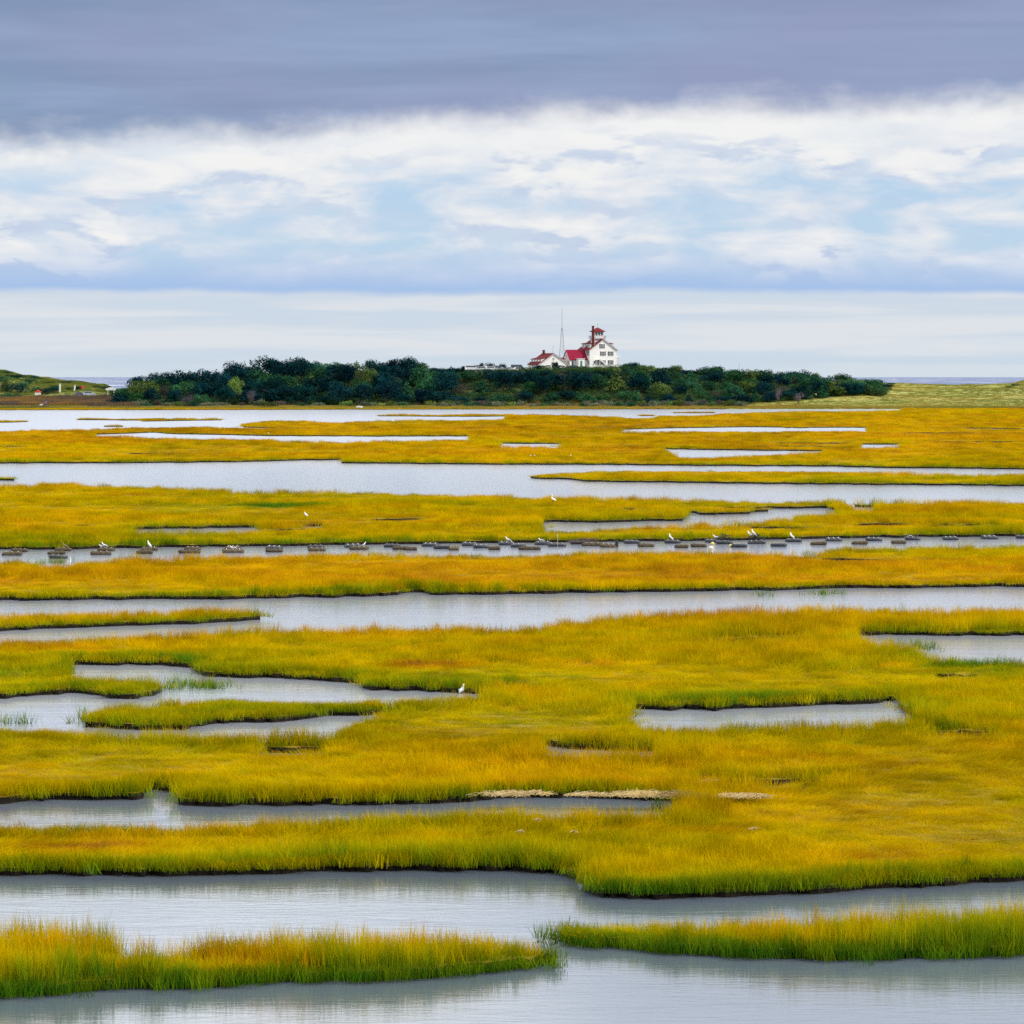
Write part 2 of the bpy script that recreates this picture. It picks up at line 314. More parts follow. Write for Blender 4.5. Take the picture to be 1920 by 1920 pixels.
# ------------------------------------------------------------------ far shore terrain
TP = np.array([-4000,-100,0,50,80,130,190,230,260,345,470,600,760,850,880,985,1010,1060,1165,1240,1330,1450,1560,1650,1720,1800,1890,1950,2050,6000.])
TY = np.array([1450,1464,1490,1515,1545,1600,1700,1760,1820,1870,1910,2100.])
def _col(p):
    Hc = float(np.interp(p, [205,260,345,470,600,760,850,880,985,1010,1165,1240,1330,1450,1560,1650], [4,5,7.5,10.5,11.5,12.5,12.5,13.2,13.4,14.6,15.0,12.5,11.2,9.6,7.8,6.2]))
    if p < 205:
        c5 = float(np.interp(p, [-4000,-100,0,130,200], [4,4.5,4.6,5.4,5.4])); cr = float(np.interp(p, [-4000,-100,0,50,80,130,190,205], [17,16,14.3,12,10.9,9.3,8.0,7.6]))
        return [-.6,.15,1.0,1.6,c5,(c5*.4+cr*.6),cr,cr*.8,cr*.6,3,-1.5,-3]
    if p > 1600:
        cr = float(np.interp(p, [1600,1650,1720,1800,1890,1950,2050,6000], [7.2,8.2,8.0,7.9,8.3,10.6,13,14]))
        f5 = float(np.interp(p, [1600,1700,2000], [4.6,3.7,3.4]))
        return [-.6,.15,.75,1.9,f5,(f5*.45+cr*.55),cr,cr*.9,cr*.7,3,-1.5,-3]
    a = Hc; lowf = float(np.interp(p, [860,900,1165,1260], [.36,.46,.48,.34])) if p < 1400 else .3
    return [-.6,.15,1.0,lowf*a,.94*a if 870 < p < 1180 else .72*a,a,a*.95,a*.7,a*.5,2.5,-1.5,-3]
TZ = np.array([_col(p) for p in TP])
def smooth(u): return u*u*(3-2*u)
def terrain_z(x, y):
    x = np.asarray(x, float); y = np.asarray(y, float)
    p = 960+x*F/np.maximum(y, 1)
    i = np.clip(np.searchsorted(TP, p)-1, 0, len(TP)-2); j = np.clip(np.searchsorted(TY, y)-1, 0, len(TY)-2)
    u = smooth(np.clip((p-TP[i])/(TP[i+1]-TP[i]), 0, 1)); v = np.clip((y-TY[j])/(TY[j+1]-TY[j]), 0, 1)
    z = (TZ[i, j]*(1-u)+TZ[i+1, j]*u)*(1-v)+(TZ[i, j+1]*(1-u)+TZ[i+1, j+1]*u)*v
    flat = (p > 985) & (p < 1175) & (y > 1540) & (y < 1605)
    return z+np.where(flat, 0, (fbm(x/14, y/14, 4)-.5)*np.clip(z, 0, 6)*.28)
def tz(x, y): return float(terrain_z(np.array([x]), np.array([y]))[0])
def grid_mesh(name, xs_, ys_, zf, m):
    GX, GY = np.meshgrid(xs_, ys_); GZ = zf(GX, GY) if callable(zf) else np.full(GX.shape, zf)
    v = np.stack([GX, GY, GZ], -1).reshape(-1, 3); nx = len(xs_); ny = len(ys_)
    idx = np.arange(nx*ny).reshape(ny, nx)
    f = np.stack([idx[:-1, :-1], idx[:-1, 1:], idx[1:, 1:], idx[1:, :-1]], -1).reshape(-1, 4)
    me = bpy.data.meshes.new(name); me.from_pydata(v.tolist(), [], f.tolist()); me.update()
    me.polygons.foreach_set('use_smooth', [True]*len(me.polygons)); me.materials.append(m); return me

m_hill = bpy.data.materials.new('hill_ground'); m_hill.use_nodes = True; t = NT(m_hill.node_tree); b = t.n['Principled BSDF']
b.inputs['Roughness'].default_value = .9; b.inputs['Specular IOR Level'].default_value = .1
geo = t.n.new('ShaderNodeNewGeometry'); sp_ = t.n.new('ShaderNodeSeparateXYZ'); t.l.new(geo.outputs['Position'], sp_.inputs[0])
nA = t.noise(geo.outputs['Position'], .02, 5, .6); nB = t.noise(geo.outputs['Position'], .12, 5, .65); nC = t.noise(geo.outputs['Position'], .9, 3, .6)
grass_c = t.mix(t.ss(nA, .38, .62), (.25, .27, .05), (.34, .31, .09)); grass_c = t.mix(t.ss(nB, .5, .7, 0, .5), grass_c, (.25, .28, .05))
grass_c = t.mix(t.ss(nC, .45, .75, 0, .5), grass_c, (.36, .32, .11))
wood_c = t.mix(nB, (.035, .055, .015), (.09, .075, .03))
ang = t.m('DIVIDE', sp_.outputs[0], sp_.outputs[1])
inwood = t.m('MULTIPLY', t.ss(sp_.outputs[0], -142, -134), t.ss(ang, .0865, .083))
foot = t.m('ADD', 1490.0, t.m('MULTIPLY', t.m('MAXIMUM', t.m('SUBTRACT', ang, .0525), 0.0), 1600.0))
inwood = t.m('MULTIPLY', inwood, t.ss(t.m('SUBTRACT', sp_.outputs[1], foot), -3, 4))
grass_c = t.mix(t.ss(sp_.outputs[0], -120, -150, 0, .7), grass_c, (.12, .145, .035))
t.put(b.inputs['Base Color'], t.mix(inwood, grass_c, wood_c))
xs_ = np.concatenate([np.arange(-1200, -240, 30), np.arange(-240, 260, 2.5), np.arange(260, 1400, 30)])
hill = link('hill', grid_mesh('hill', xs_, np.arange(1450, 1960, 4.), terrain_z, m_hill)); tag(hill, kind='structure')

# ------------------------------------------------------------------ water
def water_mat(name, base, rough, waves, bump, stretch=(1, 1), caps=False, tint=None):
    m = bpy.data.materials.new(name); m.use_nodes = True; t = NT(m.node_tree); b = t.n['Principled BSDF']
    g = t.n.new('ShaderNodeNewGeometry'); mp = t.n.new('ShaderNodeMapping'); t.l.new(g.outputs['Position'], mp.inputs[0])
    mp.inputs['Scale'].default_value = (stretch[0], stretch[1], 1)
    a = t.noise(mp.outputs[0], waves, 5, .62, .6); a2 = t.noise(mp.outputs[0], waves*.13, 3, .5, .4)
    h = t.m('ADD', a, t.m('MULTIPLY', a2, 1.6))
    cd = t.n.new('ShaderNodeCameraData') if False else None
    bn = t.n.new('ShaderNodeBump'); bn.inputs['Strength'].default_value = 1.0; sy = t.n.new('ShaderNodeSeparateXYZ'); t.l.new(g.outputs['Position'], sy.inputs[0])
    wind = t.m('ADD', t.ss(sy.outputs[1], 100, 125, 1.6, 2.0), t.ss(sy.outputs[1], 160, 420, 0, 1.6)) if not caps else 1.0
    t.put(bn.inputs['Distance'], t.m('MULTIPLY', wind, bump)); t.l.new(h, bn.inputs['Height'])
    t.l.new(bn.outputs[0], b.inputs['Normal'])
    t.put(b.inputs['Roughness'], t.ss(sy.outputs[1], 150, 900, rough, max(rough, .17))); b.inputs['IOR'].default_value = 1.333 if not caps else 1.12
    c = base
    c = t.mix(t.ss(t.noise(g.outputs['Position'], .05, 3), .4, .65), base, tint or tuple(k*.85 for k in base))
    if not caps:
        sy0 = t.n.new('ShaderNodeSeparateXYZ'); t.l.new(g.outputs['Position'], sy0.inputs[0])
        c = t.mix(t.ss(sy0.outputs[1], 98, 150), c, (.38, .40, .44))      # base colour paler with distance: bright sky reflection painted into the water
    if caps:
        mp2 = t.n.new('ShaderNodeMapping'); t.l.new(g.outputs['Position'], mp2.inputs[0]); mp2.inputs['Scale'].default_value = (.016, .0011, 1)
        cc = t.noise(mp2.outputs[0], 1.0, 6, .72)
        c = t.mix(t.ss(cc, .52, .66), c, (.62, .63, .66))
    t.put(b.inputs['Base Color'], c)
    return m
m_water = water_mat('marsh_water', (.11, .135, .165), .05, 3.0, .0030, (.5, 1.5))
m_sea = water_mat('sea_water', (.13, .165, .27), .6, .25, .12, (.4, 1.4), caps=True)
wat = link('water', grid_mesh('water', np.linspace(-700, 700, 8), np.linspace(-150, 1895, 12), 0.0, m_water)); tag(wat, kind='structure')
sea = link('sea', grid_mesh('sea', np.linspace(-60000, 60000, 25), np.concatenate([np.linspace(1895, 9000, 12), np.linspace(12000, 300000, 12)]), 0.0, m_sea)); tag(sea, kind='structure')

# ------------------------------------------------------------------ marsh platform (peat top, dark cut banks)
m_peat = mat('marsh_peat', (.20, .13, .008), .95, (.25, .17, .010), .1, .3, .5)
m_bank = mat('peat_bank', (.009, .006, .004), .9, (.024, .017, .009), .2, .5, 2.5)
TOPZ = 0.18
vv = []; ee = []
def add_loop(P):
    o = len(vv)
    for p in P: vv.append(Vector((float(p[0]), float(p[1]))))
    for i in range(len(P)): ee.append((o+i, o+(i+1) % len(P)))
add_loop([(-430, 55), (430, 55), (430, 1478), (-430, 1478)])
for p in waters+islands:
    q = p.copy(); q[:, 1] = np.clip(q[:, 1], 56, 1477); q[:, 0] = np.clip(q[:, 0], -429, 429); add_loop(q)
cv, ce, cf, *_r = delaunay_2d_cdt(vv, ee, [], 1, 1e-5)
cvn = np.array([(v.x, v.y) for v in cv]); cfn = np.array(cf)
cen = cvn[cfn].mean(1); land = is_land(cen[:, 0], cen[:, 1])
V = [(x, y, TOPZ) for x, y in cvn]; Fc = [tuple(f) for f in cfn[land]]
mi = [0]*len(Fc)
edges = {}
for f in Fc:
    for a_, b_ in ((f[0], f[1]), (f[1], f[2]), (f[2], f[0])): edges.setdefault((min(a_, b_), max(a_, b_)), []).append((a_, b_))
bnd = [e[0] for e in edges.values() if len(e) == 1]
low_ = {}
for a_, b_ in bnd:
    for k in (a_, b_):
        if k not in low_: low_[k] = len(V); V.append((cvn[k][0], cvn[k][1], -.4))
    Fc.append((a_, low_[a_], low_[b_], b_)); mi.append(1)
me = bpy.data.meshes.new('marsh_ground'); me.from_pydata(V, [], Fc); me.update()
me.materials.append(m_peat); me.materials.append(m_bank); me.polygons.foreach_set('material_index', mi)
marsh = link('marsh_ground', me); tag(marsh, kind='structure')
dit = [p for k_, p in zip(water_px, waters) if k_.startswith('ditch')]
bp = []
for a_, b_ in bnd:
    pa, pb = cvn[a_], cvn[b_]; n_ = max(1, int(np.hypot(*(pb-pa))/1.0))
    for k in range(n_): bp.append(pa+(pb-pa)*(k+.5)/n_)
bp = np.array(bp); bp = bp[(bp[:, 1] > 58) & (bp[:, 1] < 1476) & (np.abs(bp[:, 0]) < 428)]
indit = np.zeros(len(bp), bool)
for p in dit:
    c_ = p.mean(0); q_ = c_+(p-c_)*1.04; indit |= inside(q_, bp[:, 0], bp[:, 1])
bp = bp[~indit]
kd = kdtree.KDTree(len(bp))
for i, p in enumerate(bp): kd.insert((p[0], p[1], 0), i)
kd.balance()

# ------------------------------------------------------------------ scattered plants: prototypes + geometry nodes
def proto_mesh(name, verts, faces, tip, m):
    me = bpy.data.meshes.new(name); me.from_pydata(verts, [], faces); me.update()
    at_ = me.attributes.new('tip', 'FLOAT', 'POINT'); at_.data.foreach_set('value', tip)
    me.materials.append(m); return me
def tuft(n, radius, h, wd, lean, m, name, curl=.25, seg=3, comb=False):
    v = []; f = []; tp = []
    for k in range(n):
        r = radius*math.sqrt(random.random()); th = random.random()*6.283; bx, by = r*math.cos(th), r*math.sin(th)
        hh = h*random.uniform(.6, 1.1)*(1-.25*(r/radius)); yaw = random.random()*6.283; ln = random.gauss(0, lean); la = random.random()*6.283 if not comb else random.gauss(0, .55)
        dx, dy = math.cos(la)*abs(ln)+.12*lean, math.sin(la)*abs(ln)
        o = len(v)
        for s_ in range(seg+1):
            u = s_/seg; x = bx+dx*hh*(u*.7+curl*u*u*2); y = by+dy*hh*(u*.7+curl*u*u*2); z = hh*(u-.18*curl*u*u)
            ww = wd*(1-u)**.6*.5 if s_ < seg else 0
            if s_ < seg:
                v.append((x-ww*math.cos(yaw), y-ww*math.sin(yaw), z)); v.append((x+ww*math.cos(yaw), y+ww*math.sin(yaw), z)); tp += [u, u]
            else: v.append((x, y, z)); tp.append(1.)
        for s_ in range(seg-1): a = o+2*s_; f.append((a, a+1, a+3, a+2))
        a = o+2*(seg-1); f.append((a, a+1, a+2))
    return proto_mesh(name, v, f, tp, m)
def grass_mat(name, stops, transl=.35, basecol=(.09, .11, .006)):
    m = bpy.data.materials.new(name); m.use_nodes = True; t = NT(m.node_tree); t.n.clear()
    def attr(nm, ty):
        a = t.n.new('ShaderNodeAttribute'); a.attribute_name = nm; a.attribute_type = ty; return a.outputs['Fac']
    hue, rn, tip = attr('hue', 'INSTANCER'), attr('rnd', 'INSTANCER'), attr('tip', 'GEOMETRY')
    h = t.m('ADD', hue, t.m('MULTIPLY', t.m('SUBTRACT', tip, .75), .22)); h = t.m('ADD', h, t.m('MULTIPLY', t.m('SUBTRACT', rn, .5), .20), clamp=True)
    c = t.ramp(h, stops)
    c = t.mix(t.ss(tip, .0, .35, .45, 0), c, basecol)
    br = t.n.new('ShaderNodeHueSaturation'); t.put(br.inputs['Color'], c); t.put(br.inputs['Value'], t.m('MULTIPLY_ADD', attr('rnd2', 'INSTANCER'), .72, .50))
    d = t.n.new('ShaderNodeBsdfDiffuse'); tr = t.n.new('ShaderNodeBsdfTranslucent'); t.l.new(br.outputs[0], d.inputs[0]); t.l.new(br.outputs[0], tr.inputs[0])
    mx = t.n.new('ShaderNodeMixShader'); mx.inputs[0].default_value = transl; t.l.new(d.outputs[0], mx.inputs[1]); t.l.new(tr.outputs[0], mx.inputs[2])
    o = t.n.new('ShaderNodeOutputMaterial'); t.l.new(mx.outputs[0], o.inputs[0]); return m
def scatter(name, P, S, RZ, IDX, hue, protos, label=None, val=None):
    n = len(P); me = bpy.data.meshes.new(name); me.vertices.add(n); me.vertices.foreach_set('co', np.asarray(P, np.float32).ravel())
    def fa(nm, ty, arr, key='value'):
        a = me.attributes.new(nm, ty, 'POINT'); a.data.foreach_set(key, np.ascontiguousarray(arr).ravel())
    fa('scl', 'FLOAT_VECTOR', np.asarray(S, np.float32), 'vector')
    rot = np.zeros((n, 3), np.float32); rot[:, 2] = RZ; fa('rot', 'FLOAT_VECTOR', rot, 'vector')
    fa('idx', 'INT', np.asarray(IDX, np.int32)); fa('hue', 'FLOAT', np.asarray(hue, np.float32))
    fa('rnd', 'FLOAT', rng.random(n).astype(np.float32)); fa('rnd2', 'FLOAT', (rng.random(n) if val is None else np.clip(val*.72+rng.random(n)*.34, 0, 1)).astype(np.float32))
    o = link(name, me); pc = bpy.data.collections.new(name+'_kinds')
    for p in protos: pc.objects.link(bpy.data.objects.new(p.name, p))
    g = bpy.data.node_groups.new(name, 'GeometryNodeTree'); g.interface.new_socket('Geometry', in_out='INPUT', socket_type='NodeSocketGeometry'); g.interface.new_socket('Geometry', in_out='OUTPUT', socket_type='NodeSocketGeometry')
    gi = g.nodes.new('NodeGroupInput'); go = g.nodes.new('NodeGroupOutput'); ip = g.nodes.new('GeometryNodeInstanceOnPoints')
    ci = g.nodes.new('GeometryNodeCollectionInfo'); ci.inputs['Collection'].default_value = pc; ci.inputs['Separate Children'].default_value = True; ci.inputs['Reset Children'].default_value = True
    ip.inputs['Pick Instance'].default_value = True
    def na(nm, dt):
        a = g.nodes.new('GeometryNodeInputNamedAttribute'); a.data_type = dt; a.inputs['Name'].default_value = nm; return a.outputs['Attribute']
    g.links.new(gi.outputs[0], ip.inputs['Points']); g.links.new(ci.outputs[0], ip.inputs['Instance'])
    g.links.new(na('idx', 'INT'), ip.inputs['Instance Index']); g.links.new(na('rot', 'FLOAT_VECTOR'), ip.inputs['Rotation']); g.links.new(na('scl', 'FLOAT_VECTOR'), ip.inputs['Scale'])
    g.links.new(ip.outputs[0], go.inputs[0])
    md = o.modifiers.new('scatter', 'NODES'); md.node_group = g
    tag(o, label, None, None, 'stuff'); return o

STOPS = [(0, (.05, .16, .006)), (.22, (.20, .25, .003)), (.42, (.44, .345, .001)), (.62, (.57, .345, .001)), (.82, (.50, .225, .004)), (1, (.19, .07, .02))]
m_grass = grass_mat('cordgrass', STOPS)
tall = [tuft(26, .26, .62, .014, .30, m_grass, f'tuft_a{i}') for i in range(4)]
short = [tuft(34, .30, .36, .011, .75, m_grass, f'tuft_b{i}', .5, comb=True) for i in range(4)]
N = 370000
yt = np.linspace(70, 1478, 4000); cdf = np.cumsum((.135*yt+10)*yt**-1.6); gy = np.interp(rng.random(N), cdf/cdf[-1], yt); gx = (rng.random(N)*2-1)*(.135*gy+10)
ok = is_land(gx, gy); gx, gy = gx[ok], gy[ok]
D = np.empty(len(gx)); SIDE = np.empty(len(gx))
for i in range(len(gx)):
    co, k, d = kd.find((gx[i], gy[i], 0)); D[i] = d; SIDE[i] = gy[i]-co[1]
row = HY+F*(H0-.5)/gy                       # how far down the view this distance lies
# plant zones by distance: green 0 .. rust 1
zone = np.interp(row, [767,800,850,868,880,905,920,945,975,1000,1022,1040,1075,1108,1145,1175,1205,1225,1260,1330,1385,1440,1490,1540,1600,1650,1720,1790,1860],
                      [.60,.70,.62,.50,.62,.50,.50,.52,.55,.50,.36,.66,.70,.50,.66,.68,.62,.46,.47,.46,.58,.58,.57,.54,.53,.50,.54,.53,.48])
hue = zone+.01+(fbm(gx/9+5, gy/9+3, 4)-.5)*.42+(fbm(gx/45+9, gy/45, 3)-.5)*.30+(fbm(gx/2.2, gy/2.2+7, 3)-.5)*.24
near_edge = (SIDE > 0)
gw = np.interp(gy, [80, 98, 150, 400, 900], [.5, 1.0, .8, 1.6, 3.0])
gamt = np.interp(row, [767,868,925,1025,1110,1165,1250,1330,1350,1400,1500,1560,1635,1680,1790,1860], [.1,.3,.1,.38,.38,.28,.2,.22,.3,.1,.04,.1,.35,.5,.26,.28])*np.clip(fbm(gx/7+50, gy/30, 2)*2.2-.45, .1, 1.3)
hue -= gamt*np.exp(-D/gw)*np.where(near_edge, 1.0, .12)*np.where((row > 1622) & (row < 1700) & (gx/gy*F+960 > 1080), 1.25, 1.0)
# colour patches that can be told apart: (px, row, half-widths, green - / rust +)
pxx = gx/gy*F+960
for cx_, cy_, rx_, ry_, am in [(520,943,75,3.0,-.42),(40,965,45,2.2,-.3),(430,972,80,2.0,-.22),(475,971,12,1.5,-.2),(1540,786,90,1.3,-.35),(1450,785,30,1.5,-.35),(1840,1236,90,4,-.25),(1400,1245,90,7,-.16),(1600,878,300,1.5,-.1),
    (820,1234,80,4,.38),(1080,1233,80,3.5,.28),(1150,1254,50,3,.22),(1640,1587,110,5,.36),(150,1566,100,5,.34),(880,1552,120,5,.25),(1670,1238,30,2.5,.35),(600,1236,60,4,.2),(780,1238,30,4,.3),(1560,1604,60,5,.2),(250,1432,150,6,.14),(1500,1400,250,18,.10),(1100,1340,200,8,-.08)]:
    hue += am*np.exp(-((pxx-cx_)/rx_)**2-((row-cy_)/ry_)**2)*np.clip(fbm(gx/1.5+cx_, gy/2.5, 3)*2, .3, 1.4)
rp = np.exp(-((pxx-250)/330)**4-((gy-77.8)/1.0)**2)*.55+np.exp(-((pxx-1560)/130)**2-((gy-81.8)/.8)**2)*.4
hue += rp*np.clip(fbm(gx/.9+3, gy/.6, 3)*3-1.0, 0, 1.2)
patch = fbm(gx/11+80, gy/11+20, 4)
tallness = np.clip(.62+.5*np.exp(-D/1.3)+(patch-.5)*2.0, .35, 1.35)*np.interp(row, [767,1030,1100,1210,1230,1640,1700], [1,1,1.05,1.0,.85,.85,1.05])
tallness = np.where((row > 1340) & (row < 1560) & (D > 1.2), tallness*.72, tallness)
isl = np.zeros(len(gx), bool)
for p in islands: isl |= inside(p, gx, gy)
isl |= (row > 1275) & (row < 1372) & (gx/gy*F+960 < 760) & (D < 1.6)
tallness = np.where(isl, tallness*np.interp(D, [0, .45, 1.3], [.42, .68, 1.0]), tallness)
pxx = gx/gy*F+960
onj = inside(islands[-2], gx, gy); onk = inside(islands[-1], gx, gy)
tallness = np.where(onj, np.interp(pxx, [0, 200, 300, 400, 560, 800, 950, 1010], [1.35, 1.3, 1.0, 1.05, 1.2, 1.05, .75, .45])*(.8+.4*rng.random(len(gx))), tallness)
tallness = np.where(onk, np.interp(pxx, [1055, 1150, 1300, 1500, 1700, 1920], [.42, .52, .72, 1.0, 1.2, 1.3])*(.8+.4*rng.random(len(gx))), tallness)
fs = np.interp(gy, [75, 150, 400, 1400], [.8, 1.0, 2.0, 6.0])
val = np.interp(gy, [82, 90, 300, 1400], [.82, .72, .58, .53])+(fbm(gx/(5*fs)+3, gy/(9*fs)+8, 3)-.5)*np.interp(gy, [150, 500], [.45, 1.1])+(fbm(gx/(.55*fs)+11, gy/(.8*fs)+4, 3)-.5)*1.5+(fbm(gx/3.5+31, gy/5+4, 3)-.5)*.7
val += np.interp(row, [1335, 1365, 1440, 1500, 1545, 1575], [0, -.22, -.20, -.28, -.25, 0])
val = np.where(pxx > 1150, val, val+np.where((row > 1400) & (row < 1560), .12, 0))
tallness = np.where(onj & (rp > .35), tallness*.55, tallness)
istall = (tallness > .6)
sc = np.sqrt(np.maximum(gy, 75)/100)
sz = np.where(istall, tallness, tallness*1.55)*(.85+.3*rng.random(len(gx)))
S = np.stack([sc, sc, sz], -1)
idx = np.where(istall, rng.integers(0, 4, len(gx)), 4+rng.integers(0, 4, len(gx)))
P = np.stack([gx, gy, np.full(len(gx), TOPZ-.02)], -1)
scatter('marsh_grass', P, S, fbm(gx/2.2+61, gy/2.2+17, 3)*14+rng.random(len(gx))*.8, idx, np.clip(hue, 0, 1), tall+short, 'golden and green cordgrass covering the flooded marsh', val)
# fringe leaning over the cut banks
bi = bp[np.abs(bp[:, 0]) < .135*bp[:, 1]+10]
rep = np.clip((260/bi[:, 1])**1.0*3, .5, 9); cnt = (rep+rng.random(len(rep))).astype(int); q = np.repeat(bi, cnt, 0)
q = q+rng.normal(0, .28, q.shape)*np.sqrt(np.maximum(q[:, 1:2], 75)/100)
lk = is_land(q[:, 0], q[:, 1]) | (rng.random(len(q)) < np.where(q[:, 1] < 86, .35, .10)); q = q[lk]
hq = np.interp(HY+F*(H0-.5)/q[:, 1], [767,850,1022,1075,1108,1260,1600,1650,1800], [.58,.45,.34,.5,.34,.42,.36,.12,.14])+(fbm(q[:, 0]/3, q[:, 1]/3, 3)-.5)*.4
sq = np.sqrt(np.maximum(q[:, 1], 75)/100)
tq = np.clip(.75+(fbm(q[:, 0]/2.5+9, q[:, 1]/2.5, 3)-.5)*1.1, .4, 1.3)
scatter('bank_grass', np.stack([q[:, 0], q[:, 1], np.where(q[:, 1] < 86, .03, .12)], -1), np.stack([sq, sq, tq*np.where(np.any([inside(p_, q[:, 0], q[:, 1]) for p_ in islands], 0), .6, .85)], -1), rng.random(len(q))*6.28, rng.integers(0, 4, len(q)), np.clip(hq, 0, 1), tall, 'taller greener grass fringing the creek banks')
# sparse stems standing in the water
wp = []
for (px, py, rx, ry, n_) in [(350,1287,55,6,70),(395,1290,40,5,50),(300,1295,30,5,25),(1550,1114,40,2,30),(1430,1117,25,1.5,10),(1055,1757,14,5,22),(155,1350,8,5,12),(770,1108,30,4,40),(1720,1216,40,5,50),(1030,1806,14,6,18),(100,1056,35,2.5,40),(1600,1012,0.1,.1,1),(30,1356,30,3,25),(1240,1515,25,2,12)]:
    for k in range(n_):
        a_ = at(px+random.gauss(0, rx*.55), py+random.gauss(0, ry*.55)); wp.append(a_)
wp = np.array(wp); 
stem = [tuft(6, .12, .55, .012, .22, m_grass, f'stem_{i}') for i in range(3)]
sw = np.sqrt(np.maximum(wp[:, 1], 75)/100)
scatter('water_stems', wp, np.stack([sw, sw, .5+.6*rng.random(len(wp))], -1), rng.random(len(wp))*6.28, rng.integers(0, 3, len(wp)), .05+.25*rng.random(len(wp)), stem, 'sparse green stems standing in the shallow water')

# ------------------------------------------------------------------ far shore grass, reeds and undergrowth
STOPS2 = [(0, (.12, .16, .03)), (.3, (.25, .25, .05)), (.55, (.42, .30, .06)), (.8, (.36, .20, .05)), (1, (.15, .115, .085))]
m_shore = grass_mat('shore_grass', STOPS2, .3, (.12, .08, .02))
sh = [tuft(30, 1.1, 1.0, .09, .3, m_shore, f'shore_{i}') for i in range(4)]
def shore_pts(n, x0, x1, yf0, yf1, hf, hh, name, lab):
    px = rng.random(n)*(x1-x0)+x0; yy = yf0+(yf1-yf0)*rng.random(n); xx = (px-960)*yy/F
    zz = terrain_z(xx, yy); hu = hf+(fbm(xx/12, yy/12, 3)-.5)*.6+(fbm(xx/50+4, yy/50, 3)-.5)*.35
    s1 = np.full(n, 1.0); s3 = hh*(.6+.8*fbm(xx/8+7, yy/8, 3))
    scatter(name, np.stack([xx, yy, np.maximum(zz, .05)-.05], -1), np.stack([s1, s1, s3], -1), rng.random(n)*6.28, rng.integers(0, 4, n), np.clip(hu, 0, 1), sh, lab, np.full(n, .42))
shore_pts(9000, -150, 2100, 1463, 1484, .45, .8, 'shore_grass', 'straw-coloured grass strip along the far lagoon shore')
shore_pts(9000, -150, 262, 1482, 1530, .98, 1.9, 'shore_reeds', 'brownish reeds behind the far shore below the dune at left')
shore_pts(6500, 930, 1390, 1482, 1497, .60, .8, 'shore_scrub', 'dull olive and tan scrub along the foot of the wood')
shore_pts(26000, 1360, 2120, 1484, 1770, .34, .30, 'dune_grass', 'low pale green dune grass on the bank at right')
shore_pts(12000, -150, 235, 1540, 1740, .10, .45, 'dune_turf', 'low yellowish turf on the dune hill at left')
# ------------------------------------------------------------------ labels that single out one of many
ORD = ['first','second','third','fourth','fifth','sixth','seventh','eighth','ninth','tenth','eleventh','twelfth','thirteenth','fourteenth','fifteenth','sixteenth','seventeenth','eighteenth','nineteenth','twentieth']
def place_labels(items, anchors, fmt):
    """items: (obj, px, words); counts like-worded items away from the nearest landmark"""
    by = {}
    for o, px, wd in items:
        a = min(anchors, key=lambda q: abs(q[0]-px)); by.setdefault((wd, a, px >= a[0]), []).append((abs(px-a[0]), o))
    for (wd, a, right), l in by.items():
        for k, (_, o) in enumerate(sorted(l, key=lambda q: q[0])):
            o['label'] = fmt.format(ord=ORD[k], w=wd, side='right' if right else 'left', a=a[1])

# ------------------------------------------------------------------ trees of the wooded hill
def leaf_mat(name, c, c2):
    m = bpy.data.materials.new(name); m.use_nodes = True; t = NT(m.node_tree); t.n.clear()
    oi = t.n.new('ShaderNodeObjectInfo'); g = t.n.new('ShaderNodeNewGeometry')
    f = t.noise(g.outputs['Position'], .45, 4, .6)
    cc = t.mix(t.ss(f, .38, .62), c, c2)
    hs = t.n.new('ShaderNodeHueSaturation'); t.put(hs.inputs['Color'], cc)
    t.put(hs.inputs['Value'], t.m('MULTIPLY_ADD', t.m('FRACT', t.m('MULTIPLY', oi.outputs['Random'], 7.3)), .75, .65)); t.put(hs.inputs['Hue'], t.m('MULTIPLY_ADD', oi.outputs['Random'], .05, .475))
    d = t.n.new('ShaderNodeBsdfDiffuse'); tr = t.n.new('ShaderNodeBsdfTranslucent'); t.l.new(hs.outputs[0], d.inputs[0]); t.l.new(hs.outputs[0], tr.inputs[0])
    mx = t.n.new('ShaderNodeMixShader'); mx.inputs[0].default_value = .1; t.l.new(d.outputs[0], mx.inputs[1]); t.l.new(tr.outputs[0], mx.inputs[2])
    o = t.n.new('ShaderNodeOutputMaterial'); t.l.new(mx.outputs[0], o.inputs[0]); return m
LEAF = {'dark blue-green': leaf_mat('leaf_dark', (.002, .017, .026), (.008, .042, .042)), 'mid green': leaf_mat('leaf_mid', (.012, .062, .034), (.035, .105, .04)),
        'olive green': leaf_mat('leaf_olive', (.045, .085, .022), (.085, .12, .03)), 'pale yellow-green': leaf_mat('leaf_pale', (.09, .15, .03), (.18, .22, .05)),
        'grey-brown': leaf_mat('leaf_brown', (.055, .048, .045), (.09, .075, .065)), 'purplish grey': leaf_mat('leaf_purple', (.10, .075, .10), (.17, .13, .155)),
        'grey-green': leaf_mat('leaf_sage', (.08, .10, .06), (.15, .17, .10))}
m_bark = mat('bark', (.09, .07, .055), .9, (.05, .04, .035), .1, .4, 3)
